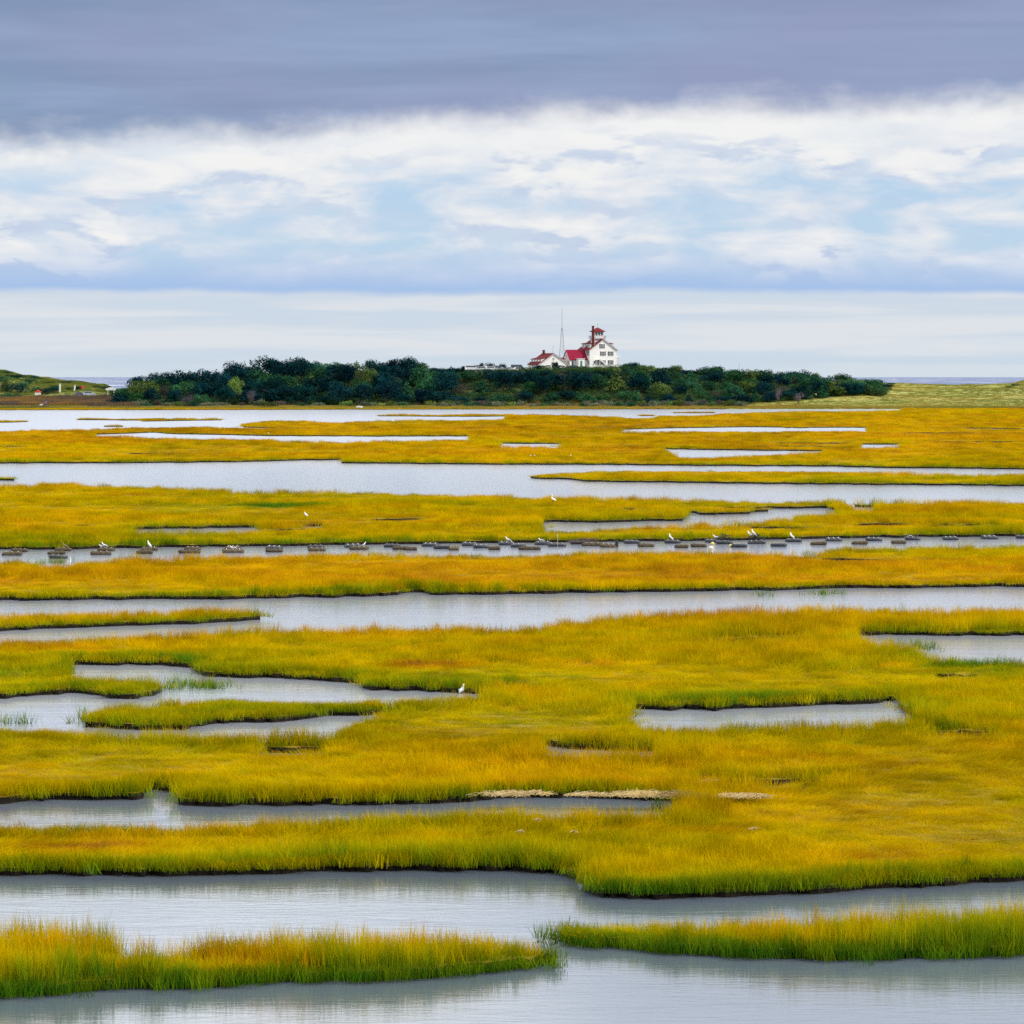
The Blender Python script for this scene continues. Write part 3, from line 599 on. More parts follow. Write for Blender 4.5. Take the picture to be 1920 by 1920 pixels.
def crown_data(kind, seed, n=1500, leaf=.42):
    r = np.random.default_rng(seed); lobes = []
    if kind == 'conifer':
        for k in range(16): u = k/15; rr = 2.3*(1-u)+.35; a_ = k*2.4; lobes.append((rr*.55*math.cos(a_), rr*.55*math.sin(a_), 1.0+u*6.0, rr*.62, .75))
    elif kind == 'shrub':
        for k in range(9): a_ = r.random()*6.28; q = 1.9*math.sqrt(r.random()); lobes.append((q*math.cos(a_), q*math.sin(a_), .7+r.random()*1.1, .8+.5*r.random(), .8))
    elif kind == 'wide':
        for k in range(15): a_ = r.random()*6.28; q = 3.4*math.sqrt(r.random()); lobes.append((q*math.cos(a_), q*math.sin(a_), 2.2+2.6*r.random()+1.1*(1-q/3.4), 1.2+.8*r.random(), .8))
    else:
        for k in range(15): a_ = r.random()*6.28; q = 2.5*math.sqrt(r.random()); lobes.append((q*math.cos(a_), q*math.sin(a_), 1.8+4.0*r.random()*(1-.25*q/2.5), 1.1+.75*r.random(), .85))
    lb = np.array(lobes); pick = r.choice(len(lb), n, p=lb[:, 3]**2/np.sum(lb[:, 3]**2)); L_ = lb[pick]
    d = r.normal(size=(n, 3)); d /= np.linalg.norm(d, axis=1)[:, None]; rad = L_[:, 3:4]*(.62+.45*r.random((n, 1)))
    c = L_[:, :3]+d*rad*np.stack([np.ones(n), np.ones(n), L_[:, 4]], -1); c[:, 2] = np.maximum(c[:, 2], .15)
    nrm = d+r.normal(size=(n, 3))*.55+np.array([0, 0, .35]); nrm /= np.linalg.norm(nrm, axis=1)[:, None]
    a = np.cross(nrm, r.normal(size=(n, 3))); a /= np.linalg.norm(a, axis=1)[:, None]; b = np.cross(nrm, a)
    s_ = leaf*(.55+.9*r.random((n, 1)))*(.62 if kind in ('shrub',) else 1)
    v = np.stack([c-a*s_*.5, c-b*s_*.33, c+a*s_*.55, c+b*s_*.36], 1).reshape(-1, 3)
    return v.tolist(), np.arange(4*n).reshape(-1, 4).tolist()
CR = {}
for kind, cnt, n in (('round', 3, 1700), ('wide', 3, 1900), ('conifer', 2, 1500), ('shrub', 3, 900), ('twiggy', 2, 900)):
    for i in range(cnt): CR.setdefault(kind, []).append(crown_data('round' if kind == 'twiggy' else kind, 100+i*7+len(kind), n, .26 if kind == 'twiggy' else .42))
CM = {}
def crown_mesh(kind, i, colr):
    if (kind, i, colr) not in CM:
        me = bpy.data.meshes.new('crown'); me.from_pydata(CR[kind][i][0], [], CR[kind][i][1]); me.update(); me.materials.append(LEAF[colr]); CM[(kind, i, colr)] = me
    return CM[(kind, i, colr)]
def trunk_mesh(seed, shrub=False):
    r = random.Random(seed); b_ = MB()
    if shrub:
        for k in range(5): a_ = r.random()*6.28; b_.tube([(0, 0, -.3), (.5*math.cos(a_), .5*math.sin(a_), .7), (1.1*math.cos(a_), 1.1*math.sin(a_), 1.4)], [.07, .05, .02], 5)
    else:
        b_.tube([(0, 0, -.6), (.1, .05, 1.4), (-.05, .1, 3.0), (.1, 0, 5.0)], [.24, .18, .13, .05], 7)
        for k in range(7): a_ = r.random()*6.28; z0 = 1.2+k*.45; b_.tube([(0, 0, z0), (1.1*math.cos(a_), 1.1*math.sin(a_), z0+.8), (2.1*math.cos(a_), 2.1*math.sin(a_), z0+1.3)], [.1, .06, .02], 5)
    return b_.mesh('trunk', m_bark)
TR = [trunk_mesh(i) for i in range(3)]; TRS = [trunk_mesh(9, True), trunk_mesh(10, True)]
HT = {'round': 6.9, 'wide': 6.3, 'conifer': 7.7, 'shrub': 2.6, 'twiggy': 6.9}
plants = []
def plant(kind, colr, px, y, h, wid, where, z=None, group='trees of the wooded hill', word=None, own=None):
    sh_ = kind == 'shrub' or h < 2.2
    nm = 'shrub' if sh_ else 'tree'
    zz = tz((px-960)*y/F, y) if z is None else z
    o = empty(nm, ((px-960)*y/F, y, zz-.15), random.random()*6.28); s_ = h/HT[kind]; o.scale = (wid, wid, s_)
    o['category'] = nm; o['group'] = group
    c = link('crown', crown_mesh(kind, random.randrange(len(CR[kind])), colr), o); t_ = link('trunk' if not sh_ else 'stem', random.choice(TRS if sh_ else TR), o)
    if own: o['label'] = own
    else: plants.append((o, px, f'{colr} {word or (nm if kind != "conifer" else "pointed evergreen tree")} {where}'))
    return o
SIL = np.array([(205,750),(222,738),(240,722),(260,712),(280,700),(310,695),(345,690),(380,690),(405,684),(430,680),(470,676),(500,672),(520,670),(545,667),(570,668),(600,675),(625,674),(640,670),(660,671),(690,671),(715,673),(730,674),(745,669),(760,665),(780,668),(797,672),(806,688),(870,693),(985,694),(1165,694),(1180,684),(1200,678),(1225,684),(1250,684),(1275,677),(1295,676),(1315,681),(1340,683),(1375,690),(1400,684),(1430,686),(1450,691),(1480,692),(1500,695),(1530,700),(1560,702),(1600,708),(1640,712),(1680,718)])
def ztop(px, y): return H0-(np.interp(px, SIL[:, 0], SIL[:, 1])-HY)*y/F
def pick_col(px, rowk):
    r = random.random()
    if px < 400: p = [.60, .28, .12, .0, .0, .0]
    elif px < 870: p = [.68, .22, .08, .0, .02, .0]
    elif px < 1180: p = [.55, .32, .10, .0, .03, .0]
    elif px < 1370: p = [.40, .40, .17, .0, .03, .0]
    elif px < 1520: p = [.70, .22, .06, .0, .02, .0]
    else: p = [.24, .46, .30, .0, .0, .0]
    if rowk == 'crest': p = [p[0]*.8, p[1]*1.3, p[2], p[3], p[4]*.4, 0]
    return random.choices(['dark blue-green', 'mid green', 'olive green', 'pale yellow-green', 'grey-brown', 'purplish grey'], p)[0]
rows = [(1492, 'at the wood foot', 40, 212, 1400), (1508, 'low on the slope', 40, 225, 1610), (1526, 'halfway up the slope', 38, 235, 1640), (1548, 'high on the slope', 34, 250, 1660), (1585, 'on the crest', 22, 262, 1670)]
for y, where, sp, x0, x1 in rows:
    px = x0+random.random()*10
    while px < x1:
        yy = y+random.uniform(-6, 6); yy = max(yy, 1493+max(0, px-1380)*.20); X_ = (px-960)*yy/F; g_ = tz(X_, yy); zt = float(ztop(px, yy))
        plateau = 872 < px < 1180 and y > 1535
        low_foot = px > 1240 and y < 1500
        h = min(random.uniform(6.0, 9.2), zt-g_+random.uniform(-.5, .7))
        if px > 1240: h = min(h, random.uniform(3.8, 6.8))
        if y < 1500: h = min(h, random.uniform(3.5, 8.5) if px < 860 else random.uniform(2.2, 5))
        if where.startswith('on the crest') and px < 1500: h = max(h, 2.8)
        if not plateau and h > .9:
            kind = random.choices(['round', 'wide', 'conifer', 'twiggy'], [.44, .42, .12, .02])[0]
            cc = pick_col(px, 'crest' if 'crest' in where else '')
            if kind == 'twiggy' and cc not in ('grey-brown', 'purplish grey'): cc = 'grey-brown'
            if 'crest' in where and kind == 'twiggy': kind = 'round'; cc = 'mid green'
            if h < 2.2: kind = 'shrub'
            wid = (random.uniform(.9, 1.6)*(.55+.45*h/7) if kind != 'shrub' else random.uniform(.9, 1.5))
            plant(kind, cc, px, yy, h*random.choice([.86, 1, 1.12]) if 'crest' in where else h, wid, where)
        px += sp*random.uniform(.75, 1.25)*(.8 if px > 1240 else 1)
# low bushes on the bank in front of the buildings and cars
px = 868
while px < 1185:
    for y in (1537, 1545):
        q = px+random.uniform(-5, 5); zt = H0-(697-HY)*y/F if q < 985 else H0-(692.5 if 1000 < q < 1110 else 694)*y/F+HY*y/F
        if 1105 < q < 1175: zt = H0-(686.5-HY)*y/F
        g_ = tz((q-960)*y/F, y); h = zt-g_+random.uniform(-.5, .1)
        if h > .4: plant('shrub', random.choice(['mid green', 'olive green', 'mid green', 'dark blue-green', 'olive green' if q < 1100 else 'pale yellow-green']), q, y, h, random.uniform(.8, 1.2), 'on the bank top', group='bushes on the bank')
    px += 13
# shrubs fringing the shore
px = 255
while px < 1400:
    dens = .9 if (px < 420 or px > 800) else .5
    if random.random() < dens:
        cc = random.choices(['grey-green', 'olive green', 'mid green', 'grey-brown', 'pale yellow-green'], [.36, .22, .16, .16, .1])[0]
        plant('shrub', cc, px, random.uniform(1474, 1486), random.uniform(1.6, 3.0), random.uniform(.75, 1.35), 'on the shore edge', group='shrubs along the shore')
    px += random.uniform(7, 13)
# plants one can name
plant('twiggy', 'purplish grey', 352, 1478, 5.6, .82, '', own='purplish grey bare rounded bush low by the shore')
plant('twiggy', 'purplish grey', 470, 1486, 6.5, .55, '', own='purplish grey tree beside the paler lime tree')
plant('wide', 'pale yellow-green', 440, 1500, 9.0, .85, '', own='pale yellow-green tree bulging from the middle slope')
plant('twiggy', 'purplish grey', 1460, 1495, 6.6, .42, '', own='purplish grey slender tree standing out before the dark right end')
plant('twiggy', 'purplish grey', 1497, 1497, 4.6, .65, '', own='purplish grey rounded bush near the right foot of the wood')
plant('conifer', 'dark blue-green', 846, 1560, 5.6, .9, '', own='dark blue-green tree standing clear of the crest left of the cars')
plant('round', 'dark blue-green', 1009, 1543, 3.0, .42, '', z=13.2, own='dark blue-green tree in front of the smaller red-roofed house')
plant('round', 'dark blue-green', 1042, 1543, 4.6, .50, '', z=13.2, own='dark blue-green tree covering the gable of the smaller house')
plant('round', 'dark blue-green', 1190, 1560, 3.6, .55, '', own='dark blue-green tree right beside the white porch')
plant('round', 'dark blue-green', 1216, 1556, 3.8, .6, '', own='dark blue-green tree right of the porch on the skyline')
plant('round', 'dark blue-green', 1212, 1530, 5.6, .7, '', own='dark blue-green tree rounded under the skyline right of the house')
for q, hh in ((892, 1.9), (905, 2.2), (919, 2.4), (936, 1.7), (942, 2.0)): plant('round', 'dark blue-green', q, 1640, hh+2.2, .55, 'behind the parked cars')
# left dune shrubs
for q, y, h, wd in [(4,1560,3.4,1.3),(20,1560,3.6,1.5),(38,1556,3.0,1.4),(8,1530,2.5,1.3),(30,1532,2.2,1.2),(52,1600,2.0,1.5),(64,1552,2.4,1.0),(82,1540,2.7,1.1),(95,1545,2.6,1.2),(105,1555,2.3,1.0),(130,1560,1.8,1.0),(142,1562,1.8,1.0),(-20,1640,1.6,1.8),(25,1620,1.8,1.8),(48,1575,2.2,1.6),(90,1600,1.5,1.5),(118,1650,1.0,1.5),(10,1590,2.6,1.8),(60,1660,1.2,1.3),(15,1660,1.3,1.4),(35,1650,1.2,1.3),(75,1670,1.0,1.1),(178,1585,1.4,1.0),(196,1580,1.5,1.1),(-30,1560,3.0,1.4),(-60,1600,2.8,1.5),(210,1560,2.2,1.2),(222,1555,2.6,1.2)]:
    plant('shrub', random.choice(['dark blue-green', 'mid green', 'dark blue-green', 'olive green']), q, y, h, wd, 'on the left dune', group='shrubs on the left dune')
for q, y, h in [(1655,1620,1.3),(1668,1630,1.1),(1640,1600,1.5),(1672,1690,1.0),(1895,1640,1.2),(1906,1650,1.3)]:
    plant('shrub', random.choice(['mid green', 'olive green']), q, y, h, 1.0, 'on the right dune', group='shrubs on the right dune')
ANCH = [(0, "photo's left edge"), (112, 'white road post'), (208, 'white signboard'), (352, 'bare purplish bush'), (470, 'narrow purplish tree'), (640, 'upturned boat'), (846, 'lone evergreen'), (935, 'parked cars'), (1018, 'smaller house'), (1053, 'radio mast'), (1130, 'big white house'), (1216, 'porch-side round tree'), (1330, 'leafy knoll'), (1460, 'slender purplish tree'), (1535, 'two walkers'), (1660, "wood's right end"), (1920, "photo's right edge")]
place_labels(plants, ANCH, '{w}, {ord} {side} of the {a}')
# undergrowth that hides the slope
n = 9000; upx = rng.random(n)*1440+215; uy = 1484+rng.random(n)*130; ux = (upx-960)*uy/F
kp = ~((upx > 985) & (upx < 1176) & (uy > 1546)) & (uy > 1492+np.clip(upx-1380, 0, 400)*.20) & ~((upx > 870) & (upx < 990) & (uy > 1546)); ux, uy = ux[kp], uy[kp]
m_under = grass_mat('undergrowth_leaf', [(0, (.015, .055, .035)), (.5, (.05, .10, .03)), (.8, (.11, .13, .04)), (1, (.12, .095, .06))], .2, (.03, .05, .02))
und = []
for i in range(3):
    v_, f_ = crown_data('shrub', 300+i, 260, .5); und.append(proto_mesh(f'undergrowth_{i}', v_, f_, [min(1, max(0, q[2]/2)) for q in v_], m_under))
us = .45+.4*rng.random(len(ux))
scatter('undergrowth', np.stack([ux, uy, terrain_z(ux, uy)-.2], -1), np.stack([us*1.3, us*1.3, us], -1), rng.random(len(ux))*6.28, rng.integers(0, 3, len(ux)), np.clip(fbm(ux/15, uy/15, 4)*.9-.12, 0, 1), und, 'dense low undergrowth between the trees of the wood')

# ------------------------------------------------------------------ buildings
m_white = mat('white_clapboard', (.80, .78, .74), .7, (.74, .72, .68), .2, .1, 1.2)
m_trim = mat('white_trim', (.82, .82, .80), .5)
m_roof = mat('red_shingle', (.16, .017, .02), .85, (.11, .014, .016), .15, .3, 1.0)
m_roof2 = mat('bright_red_shingle', (.24, .008, .034), .85, (.18, .008, .026), .15, .3, 1.0)
m_dark = mat('shutter_paint', (.035, .04, .045), .5)
m_glass = mat('window_glass', (.05, .065, .08), .12, (.08, .10, .12), .6)
m_brick = mat('chimney_brick', (.13, .022, .02), .9, (.09, .018, .016), .1, .4, 4)
m_grey = mat('grey_rail', (.40, .42, .44), .6)
m_steel = mat('mast_steel', (.30, .32, .36), .5, None, .4, 0, 3, 0, .5)
def wbox(parent, name, m, *b_): return MB().box(*b_).build(name, m, parent)
def window(parent, face, a0, a1, z0, z1, pos, out, shut=.42):
    """face 'y': on the gable plane y=pos; 'x': on the side plane x=pos; out = outward sign"""
    e = .06*out
    def bx(p0, p1, q0, q1, d0, d1):
        lo, hi = min(pos+d0*out, pos+d1*out), max(pos+d0*out, pos+d1*out)
        return (p0, p1, lo, hi, q0, q1) if face == 'y' else (lo, hi, p0, p1, q0, q1)
    fr = MB(); 
    for p0, p1, q0, q1 in ((a0-.1, a0, z0-.1, z1+.1), (a1, a1+.1, z0-.1, z1+.1), (a0, a1, z0-.1, z0), (a0, a1, z1, z1+.1), (a0, a1, (z0+z1)/2-.03, (z0+z1)/2+.03), ((a0+a1)/2-.03, (a0+a1)/2+.03, z0, z1)): fr.box(*bx(p0, p1, q0, q1, .0, .09))
    f = fr.build('window', m_trim, parent)
    kid_ = MB().box(*bx(a0, a1, z0, z1, .004, .03)).build('pane', m_glass, f)
    if shut:
        for p0, p1 in ((a0-.1-shut, a0-.11), (a1+.11, a1+.1+shut)): MB().box(*bx(p0, p1, z0-.05, z1+.05, .004, .06)).build('shutter', m_dark, f)
    return f
def gable_body(W, D, ev, pk, x0=0, y0=0): return MB().prism([(x0, -1.2), (x0+W, -1.2), (x0+W, ev), (x0+W/2, pk), (x0, ev)], y0, y0+D, 'y')
def gable_roof(W, D, ev, pk, oh=.4, th=.22, x0=0, y0=0, ogx=.35):
    k = (pk-ev)/(W/2); return MB().prism([(x0-oh, ev-oh*k+.02), (x0+W/2, pk+.02), (x0+W+oh, ev-oh*k+.02), (x0+W+oh, ev-oh*k+th), (x0+W/2, pk+th+.03), (x0-oh, ev-oh*k+th)], y0-ogx, y0+D+ogx, 'y')
def station():
    o = empty('station_house', at_y(1105.6, 1560, 15.05), R(20)); tag(o, 'big white three-storey gabled house with red roof and rooftop lookout', 'house')
    W, Dp, ev, pk = 10.6, 12.0, 5.9, 9.75; k = (pk-ev)/(W/2)
    gable_body(W, Dp, ev, pk).build('wall', m_white, o); rf = gable_roof(W, Dp, ev, pk).build('roof', m_roof, o)
    MB().prism([(-.42, ev-.42*k-.12), (W/2, pk-.12), (W+.42, ev-.42*k-.12), (W+.42, ev-.42*k+.02), (W/2, pk+.02), (-.42, ev-.42*k+.02)], -.40, -.02, 'y').build('eave_board', m_trim, o)
    for u0 in (4.75, ): window(o, 'y', u0-.42, u0+.62, 6.5, 8.0, 0, -1)
    for u0 in (5.2, 8.2): window(o, 'y', u0-.55, u0+.55, 3.8, 5.3, 0, -1)
    for u0 in (5.2, 8.2): window(o, 'y', u0-.55, u0+.55, .55, 2.1, 0, -1)
    window(o, 'y', 2.6, 3.3, .55, 2.1, 0, -1, .35)
    d = MB().box(1.5, 2.35, -.08, 0, -.3, 2.0).build('door', m_trim, o); MB().box(1.62, 2.22, -.11, -.085, 1.0, 1.85).build('pane', m_glass, d)
    for v0 in (1.2, 3.1, 5.3, 7.9): window(o, 'x', v0-.45, v0+.45, 3.9, 5.4, 0, -1, .3)
    for v0 in (1.2, 3.1, 5.3): window(o, 'x', v0-.45, v0+.45, .6, 2.1, 0, -1, .3)
    # dormers on both slopes
    for sx, vs_ in ((-1, (2.6, 8.6)), (1, (3.4, 8.6))):
        for v0 in vs_:
            u0 = .75 if sx < 0 else W-.75; u1 = 3.6 if sx < 0 else W-3.6
            zf = ev+k*.75
            dm = MB().prism([(u0, zf-.1), (u0, zf+1.7), (u1, zf+2.15), (u1, zf+1.0)], v0-1.15, v0+1.15, 'y').build('dormer', m_white, o)
            MB().prism([(u0+.35*sx, zf+1.66), (u1, zf+2.19), (u1, zf+2.37), (u0+.35*sx, zf+1.84)], v0-1.4, v0+1.4, 'y').build('dormer_roof', m_roof, dm)
            lo, hi = (u0-.05, u0-.003) if sx < 0 else (u0+.003, u0+.05)
            MB().box(lo, hi, v0-.45, v0+.45, zf+.3, zf+1.4).build('pane', m_glass, dm)
    # lookout
    cx, cy = W/2-.6, 4.2
    cu = MB().box(cx-1.9, cx+1.9, cy-1.9, cy+1.9, 8.0, 10.0).build('lookout', m_white, o)
    MB().box(cx-2.55, cx+2.55, cy-2.55, cy+2.55, 10.0, 10.18).build('gallery_floor', m_grey, cu)
    r_ = MB()
    for a_ in np.linspace(-2.45, 2.45, 7):
        for s_ in (-1, 1): r_.box(cx+a_-.05, cx+a_+.05, cy+s_*2.45-.05, cy+s_*2.45+.05, 10.18, 11.1); r_.box(cx+s_*2.45-.055, cx+s_*2.45+.055, cy+a_-.055, cy+a_+.055, 10.18, 11.08)
    for z0 in (10.45, 10.75, 11.05):
        for s_ in (-1, 1): r_.box(cx-2.44, cx+2.44, cy+s_*2.45-.035, cy+s_*2.45+.035, z0, z0+.07); r_.box(cx+s_*2.45-.036, cx+s_*2.45+.036, cy-2.43, cy+2.43, z0+.005, z0+.075)
    r_.build('gallery_railing', m_grey, cu)
    MB().box(cx-1.7, cx+1.7, cy-1.7, cy+1.7, 10.18, 12.75).build('watch_room', m_white, cu)
    for s_ in (-1, 1):
        for a_ in (-1.05, 0, 1.05):
            lo, hi = sorted((cy+s_*1.703, cy+s_*1.75)); MB().box(cx+a_-.38, cx+a_+.38, lo, hi, 11.2, 12.45).build('pane', m_glass, cu)
            lo, hi = sorted((cx+s_*1.703, cx+s_*1.75)); MB().box(lo, hi, cy+a_-.38, cy+a_+.38, 11.2, 12.45).build('pane', m_glass, cu)
    e = 2.35
    pr = MB().add([(cx-e, cy-e, 12.7), (cx+e, cy-e, 12.7), (cx+e, cy+e, 12.7), (cx-e, cy+e, 12.7), (cx-.25, cy, 14.1), (cx+.25, cy, 14.1), (cx-e, cy-e, 12.56), (cx+e, cy-e, 12.56), (cx+e, cy+e, 12.56), (cx-e, cy+e, 12.56)],
        [(0, 1, 5, 4), (1, 2, 5), (2, 3, 4, 5), (3, 0, 4), (0, 6, 7, 1), (1, 7, 8, 2), (2, 8, 9, 3), (3, 9, 6, 0), (6, 9, 8, 7)]); pr.build('lookout_roof', m_roof, cu)
    MB().tube([(cx, cy, 14.05), (cx, cy, 15.6)], .035, 6).build('flagpole', m_steel, cu)
    MB().box(cx+.03, cx+.33, cy-.012, cy+.012, 15.3, 15.55).build('flag', mat('flag_blue', (.10, .25, .6), .8), cu)
    ch = MB().box(1.45, 2.1, .9, 1.5, 6.6, 14.3).box(1.37, 2.18, .82, 1.58, 14.3, 14.7).build('chimney', m_brick, o)
    # porch on the right side
    pc = MB().box(W+.02, W+2.1, .8, 8.0, 3.15, 3.4).box(W+.02, W+2.0, .9, 7.9, -.4, -.05).build('porch', m_trim, o)
    for v0 in (1.0, 3.2, 5.4, 7.7): MB().tube([(W+1.9, v0, -.05), (W+1.9, v0, 3.15)], .14, 8).build('column', m_trim, pc)
    MB().tube([(W+.3, 1.0, -.05), (W+.3, 1.0, 3.15)], .14, 8).build('column', m_trim, pc)
    rr = MB(); rr.box(W+1.95, W+2.02, .85, 7.95, 3.85, 3.93); rr.box(W+.05, W+2.02, .83, .89, 3.85, 3.93)
    for v0 in np.linspace(.9, 7.9, 12): rr.box(W+1.95, W+2.0, v0-.03, v0+.03, 3.4, 3.85)
    for u0 in np.linspace(.2, 1.9, 5): rr.box(W+u0-.03, W+u0+.03, .83, .88, 3.4, 3.85)
    rr.build('porch_railing', m_trim, pc)
    # outside stair down along the gable
    st = MB().prism([(3.7, 2.3), (6.9, -.4), (6.9, -.05), (4.0, 2.5), (3.0, 2.5), (3.0, 2.3)], -1.35, -1.28, 'y').prism([(3.7, 2.3), (6.9, -.4), (6.9, -.05), (4.0, 2.5), (3.0, 2.5), (3.0, 2.3)], -.3, -.23, 'y').build('outside_stair', m_trim, o)
    for i in range(9): u = 3.9+i*.34; z_ = 2.2-i*.285; MB().box(u, u+.32, -1.27, -.31, z_-.05, z_).build('step', m_trim, st)
    MB().box(2.2, 3.75, -1.3, -.1, 2.2, 2.28).box(2.25, 2.35, -1.28, -1.18, -.4, 2.2).box(3.55, 3.65, -1.28, -1.18, -.4, 2.2).build('landing', m_trim, st)
    MB().box(2.2, 3.75, -1.33, -1.28, 3.05, 3.12).box(2.2, 2.26, -1.33, -1.28, 2.28, 3.05).box(3.0, 3.06, -1.33, -1.28, 2.28, 3.05).prism([(3.75, 3.05), (6.9, .7), (6.9, .8), (3.75, 3.15)], -1.34, -1.29, 'y').build('handrail', m_trim, st)
    # wing with the brighter red roof: its ridge runs across the view
    wing = MB().prism([(2.0, -1.2), (8.8, -1.2), (8.8, 2.5), (5.4, 5.75), (2.0, 2.5)], -7.0, -.01, 'x')
    wg = wing.build('side_wing', m_white, o)
    kk = (5.75-2.5)/3.4
    MB().prism([(2-.35, 2.5-.35*kk+.02), (5.4, 5.77), (8.8+.35, 2.5-.35*kk+.02), (8.8+.35, 2.5-.35*kk+.2), (5.4, 5.97), (2-.35, 2.5-.35*kk+.2)], -7.25, -.02, 'x').build('wing_roof', m_roof2, wg)
    for v0 in (3.7, 6.9):
        MB().box(-7.05, -7.003, v0-.42, v0+.42, .3, 2.0).build('pane', m_glass, wg)
    MB().box(-7.05, -7.003, 5.1, 5.75, 3.2, 4.2).build('louvre', m_grey, wg)
    for u0 in (-5.9, -4.3): MB().box(u0-.35, u0+.35, 1.95, 1.997, .3, 2.0).build('pane', m_glass, wg)
    dd = MB().box(-4.6, -2.2, -.6, 1.98, -.6, 2.6).build('entry_porch', m_white, o); MB().box(-4.8, -2.0, -.8, 2.0, 2.62, 2.78).build('porch_roof', m_trim, dd)
    MB().box(-3.9, -3.1, -.65, -.603, -.3, 1.9).build('door', mat('green_door', (.05, .22, .18), .5), dd)
    return o
station()
def cottage():
    o = empty('small_house', at_y(1011.2, 1552, 14.0), R(20)); tag(o, 'smaller low white house with red roof and row of dormers left of the mast', 'house')
    W, Dp, ev, pk = 11.0, 11.5, 1.75, 5.5; k = (pk-ev)/(W/2)
    gable_body(W, Dp, ev, pk).build('wall', m_white, o); gable_roof(W, Dp, ev, pk).build('roof', m_roof, o)
    MB().prism([(-.42, ev-.42*k-.12), (W/2, pk-.12), (W+.42, ev-.42*k-.12), (W+.42, ev-.42*k+.02), (W/2, pk+.02), (-.42, ev-.42*k+.02)], -.40, -.02, 'y').build('eave_board', m_trim, o)
    for v0 in (1.6, 4.4, 7.2, 10.0):
        dm = MB().prism([(.9, ev+.4), (.9, ev+1.75), (3.3, ev+2.35), (3.3, ev+1.5)], v0-.8, v0+.8, 'y').build('dormer', m_white, o)
        MB().prism([(.55, ev+1.7), (3.3, ev+2.37), (3.3, ev+2.52), (.55, ev+1.88)], v0-1.0, v0+1.0, 'y').build('dormer_roof', m_roof, dm)
        MB().box(.85, .897, v0-.4, v0+.4, ev+.75, ev+1.55).build('pane', m_glass, dm)
    dm = MB().prism([(W-.9, ev+.4), (W-.9, ev+1.75), (W-3.3, ev+2.35), (W-3.3, ev+1.5)], .6, 3.4, 'y').build('dormer', m_white, o)
    MB().prism([(W-.5, ev+1.7), (W-3.3, ev+2.37), (W-3.3, ev+2.52), (W-.5, ev+1.88)], .3, 3.7, 'y').build('dormer_roof', m_roof, dm)
    MB().box(4.55, 5.25, 8.2, 8.95, 4.6, 6.7).box(4.5, 5.3, 8.15, 9.0, 6.7, 6.9).build('chimney', m_brick, o)
    window(o, 'y', 3.2, 4.0, .0, 1.4, 0, -1, .3); window(o, 'y', 7.6, 8.4, .0, 1.4, 0, -1, .3)
    MB().box(5.1, 5.9, -.06, -.003, 3.2, 4.1).build('louvre', m_grey, o)
cottage()
def mast():
    o = empty('radio_mast', at_y(1053.8, 1575, 15.0)); tag(o, 'tall tapering steel lattice radio mast with a needle top between the houses', 'radio mast')
    z1 = 14.0; w0, w1 = 1.42, .22
    for sx, sy in ((-1, -1), (1, -1), (1, 1), (-1, 1)): MB().tube([(sx*w0, sy*w0, -.5), (sx*w0*.55, sy*w0*.55, 6), (sx*w1, sy*w1, z1)], [.085, .075, .06], 5).build('leg', m_steel, o)
    b_ = MB(); zs = [0, 2.2, 4.2, 6.0, 7.6, 9.0, 10.2, 11.3, 12.3, 13.2, 14.0]
    wd = lambda z: np.interp(z, [0, 6, 14], [w0, w0*.55, w1])
    for a_, c_ in zip(zs[:-1], zs[1:]):
        wa, wc = wd(a_), wd(c_)
        cs = [(-1, -1), (1, -1), (1, 1), (-1, 1)]
        for i in range(4):
            p, q = cs[i], cs[(i+1) % 4]
            b_.tube([(p[0]*wa, p[1]*wa, a_), (q[0]*wc, q[1]*wc, c_)], .035, 4); b_.tube([(q[0]*wa, q[1]*wa, a_), (p[0]*wc, p[1]*wc, c_)], .035, 4); b_.tube([(p[0]*wc, p[1]*wc, c_), (q[0]*wc, q[1]*wc, c_)], .035, 4)
    b_.build('bracing', m_steel, o); MB().tube([(0, 0, 13.2), (0, 0, 16.8), (0, 0, 22.0)], [.10, .075, .045], 6).build('needle', m_steel, o)
mast()
tag(MB().tube([(0, 0, -.5), (0, 0, 7.6)], .05, 6).build('antenna_pole', m_steel, None, at_y(1036.8, 1570, 15.0)), 'thin bare antenna pole rising behind the smaller house roof', 'antenna')
tag(MB().tube([(0, 0, -.5), (0, 0, 6.2)], .05, 6).build('antenna_pole', m_steel, None, at_y(1386, 1600, 10.2)), 'thin pole standing above the trees right of the big house', 'antenna')

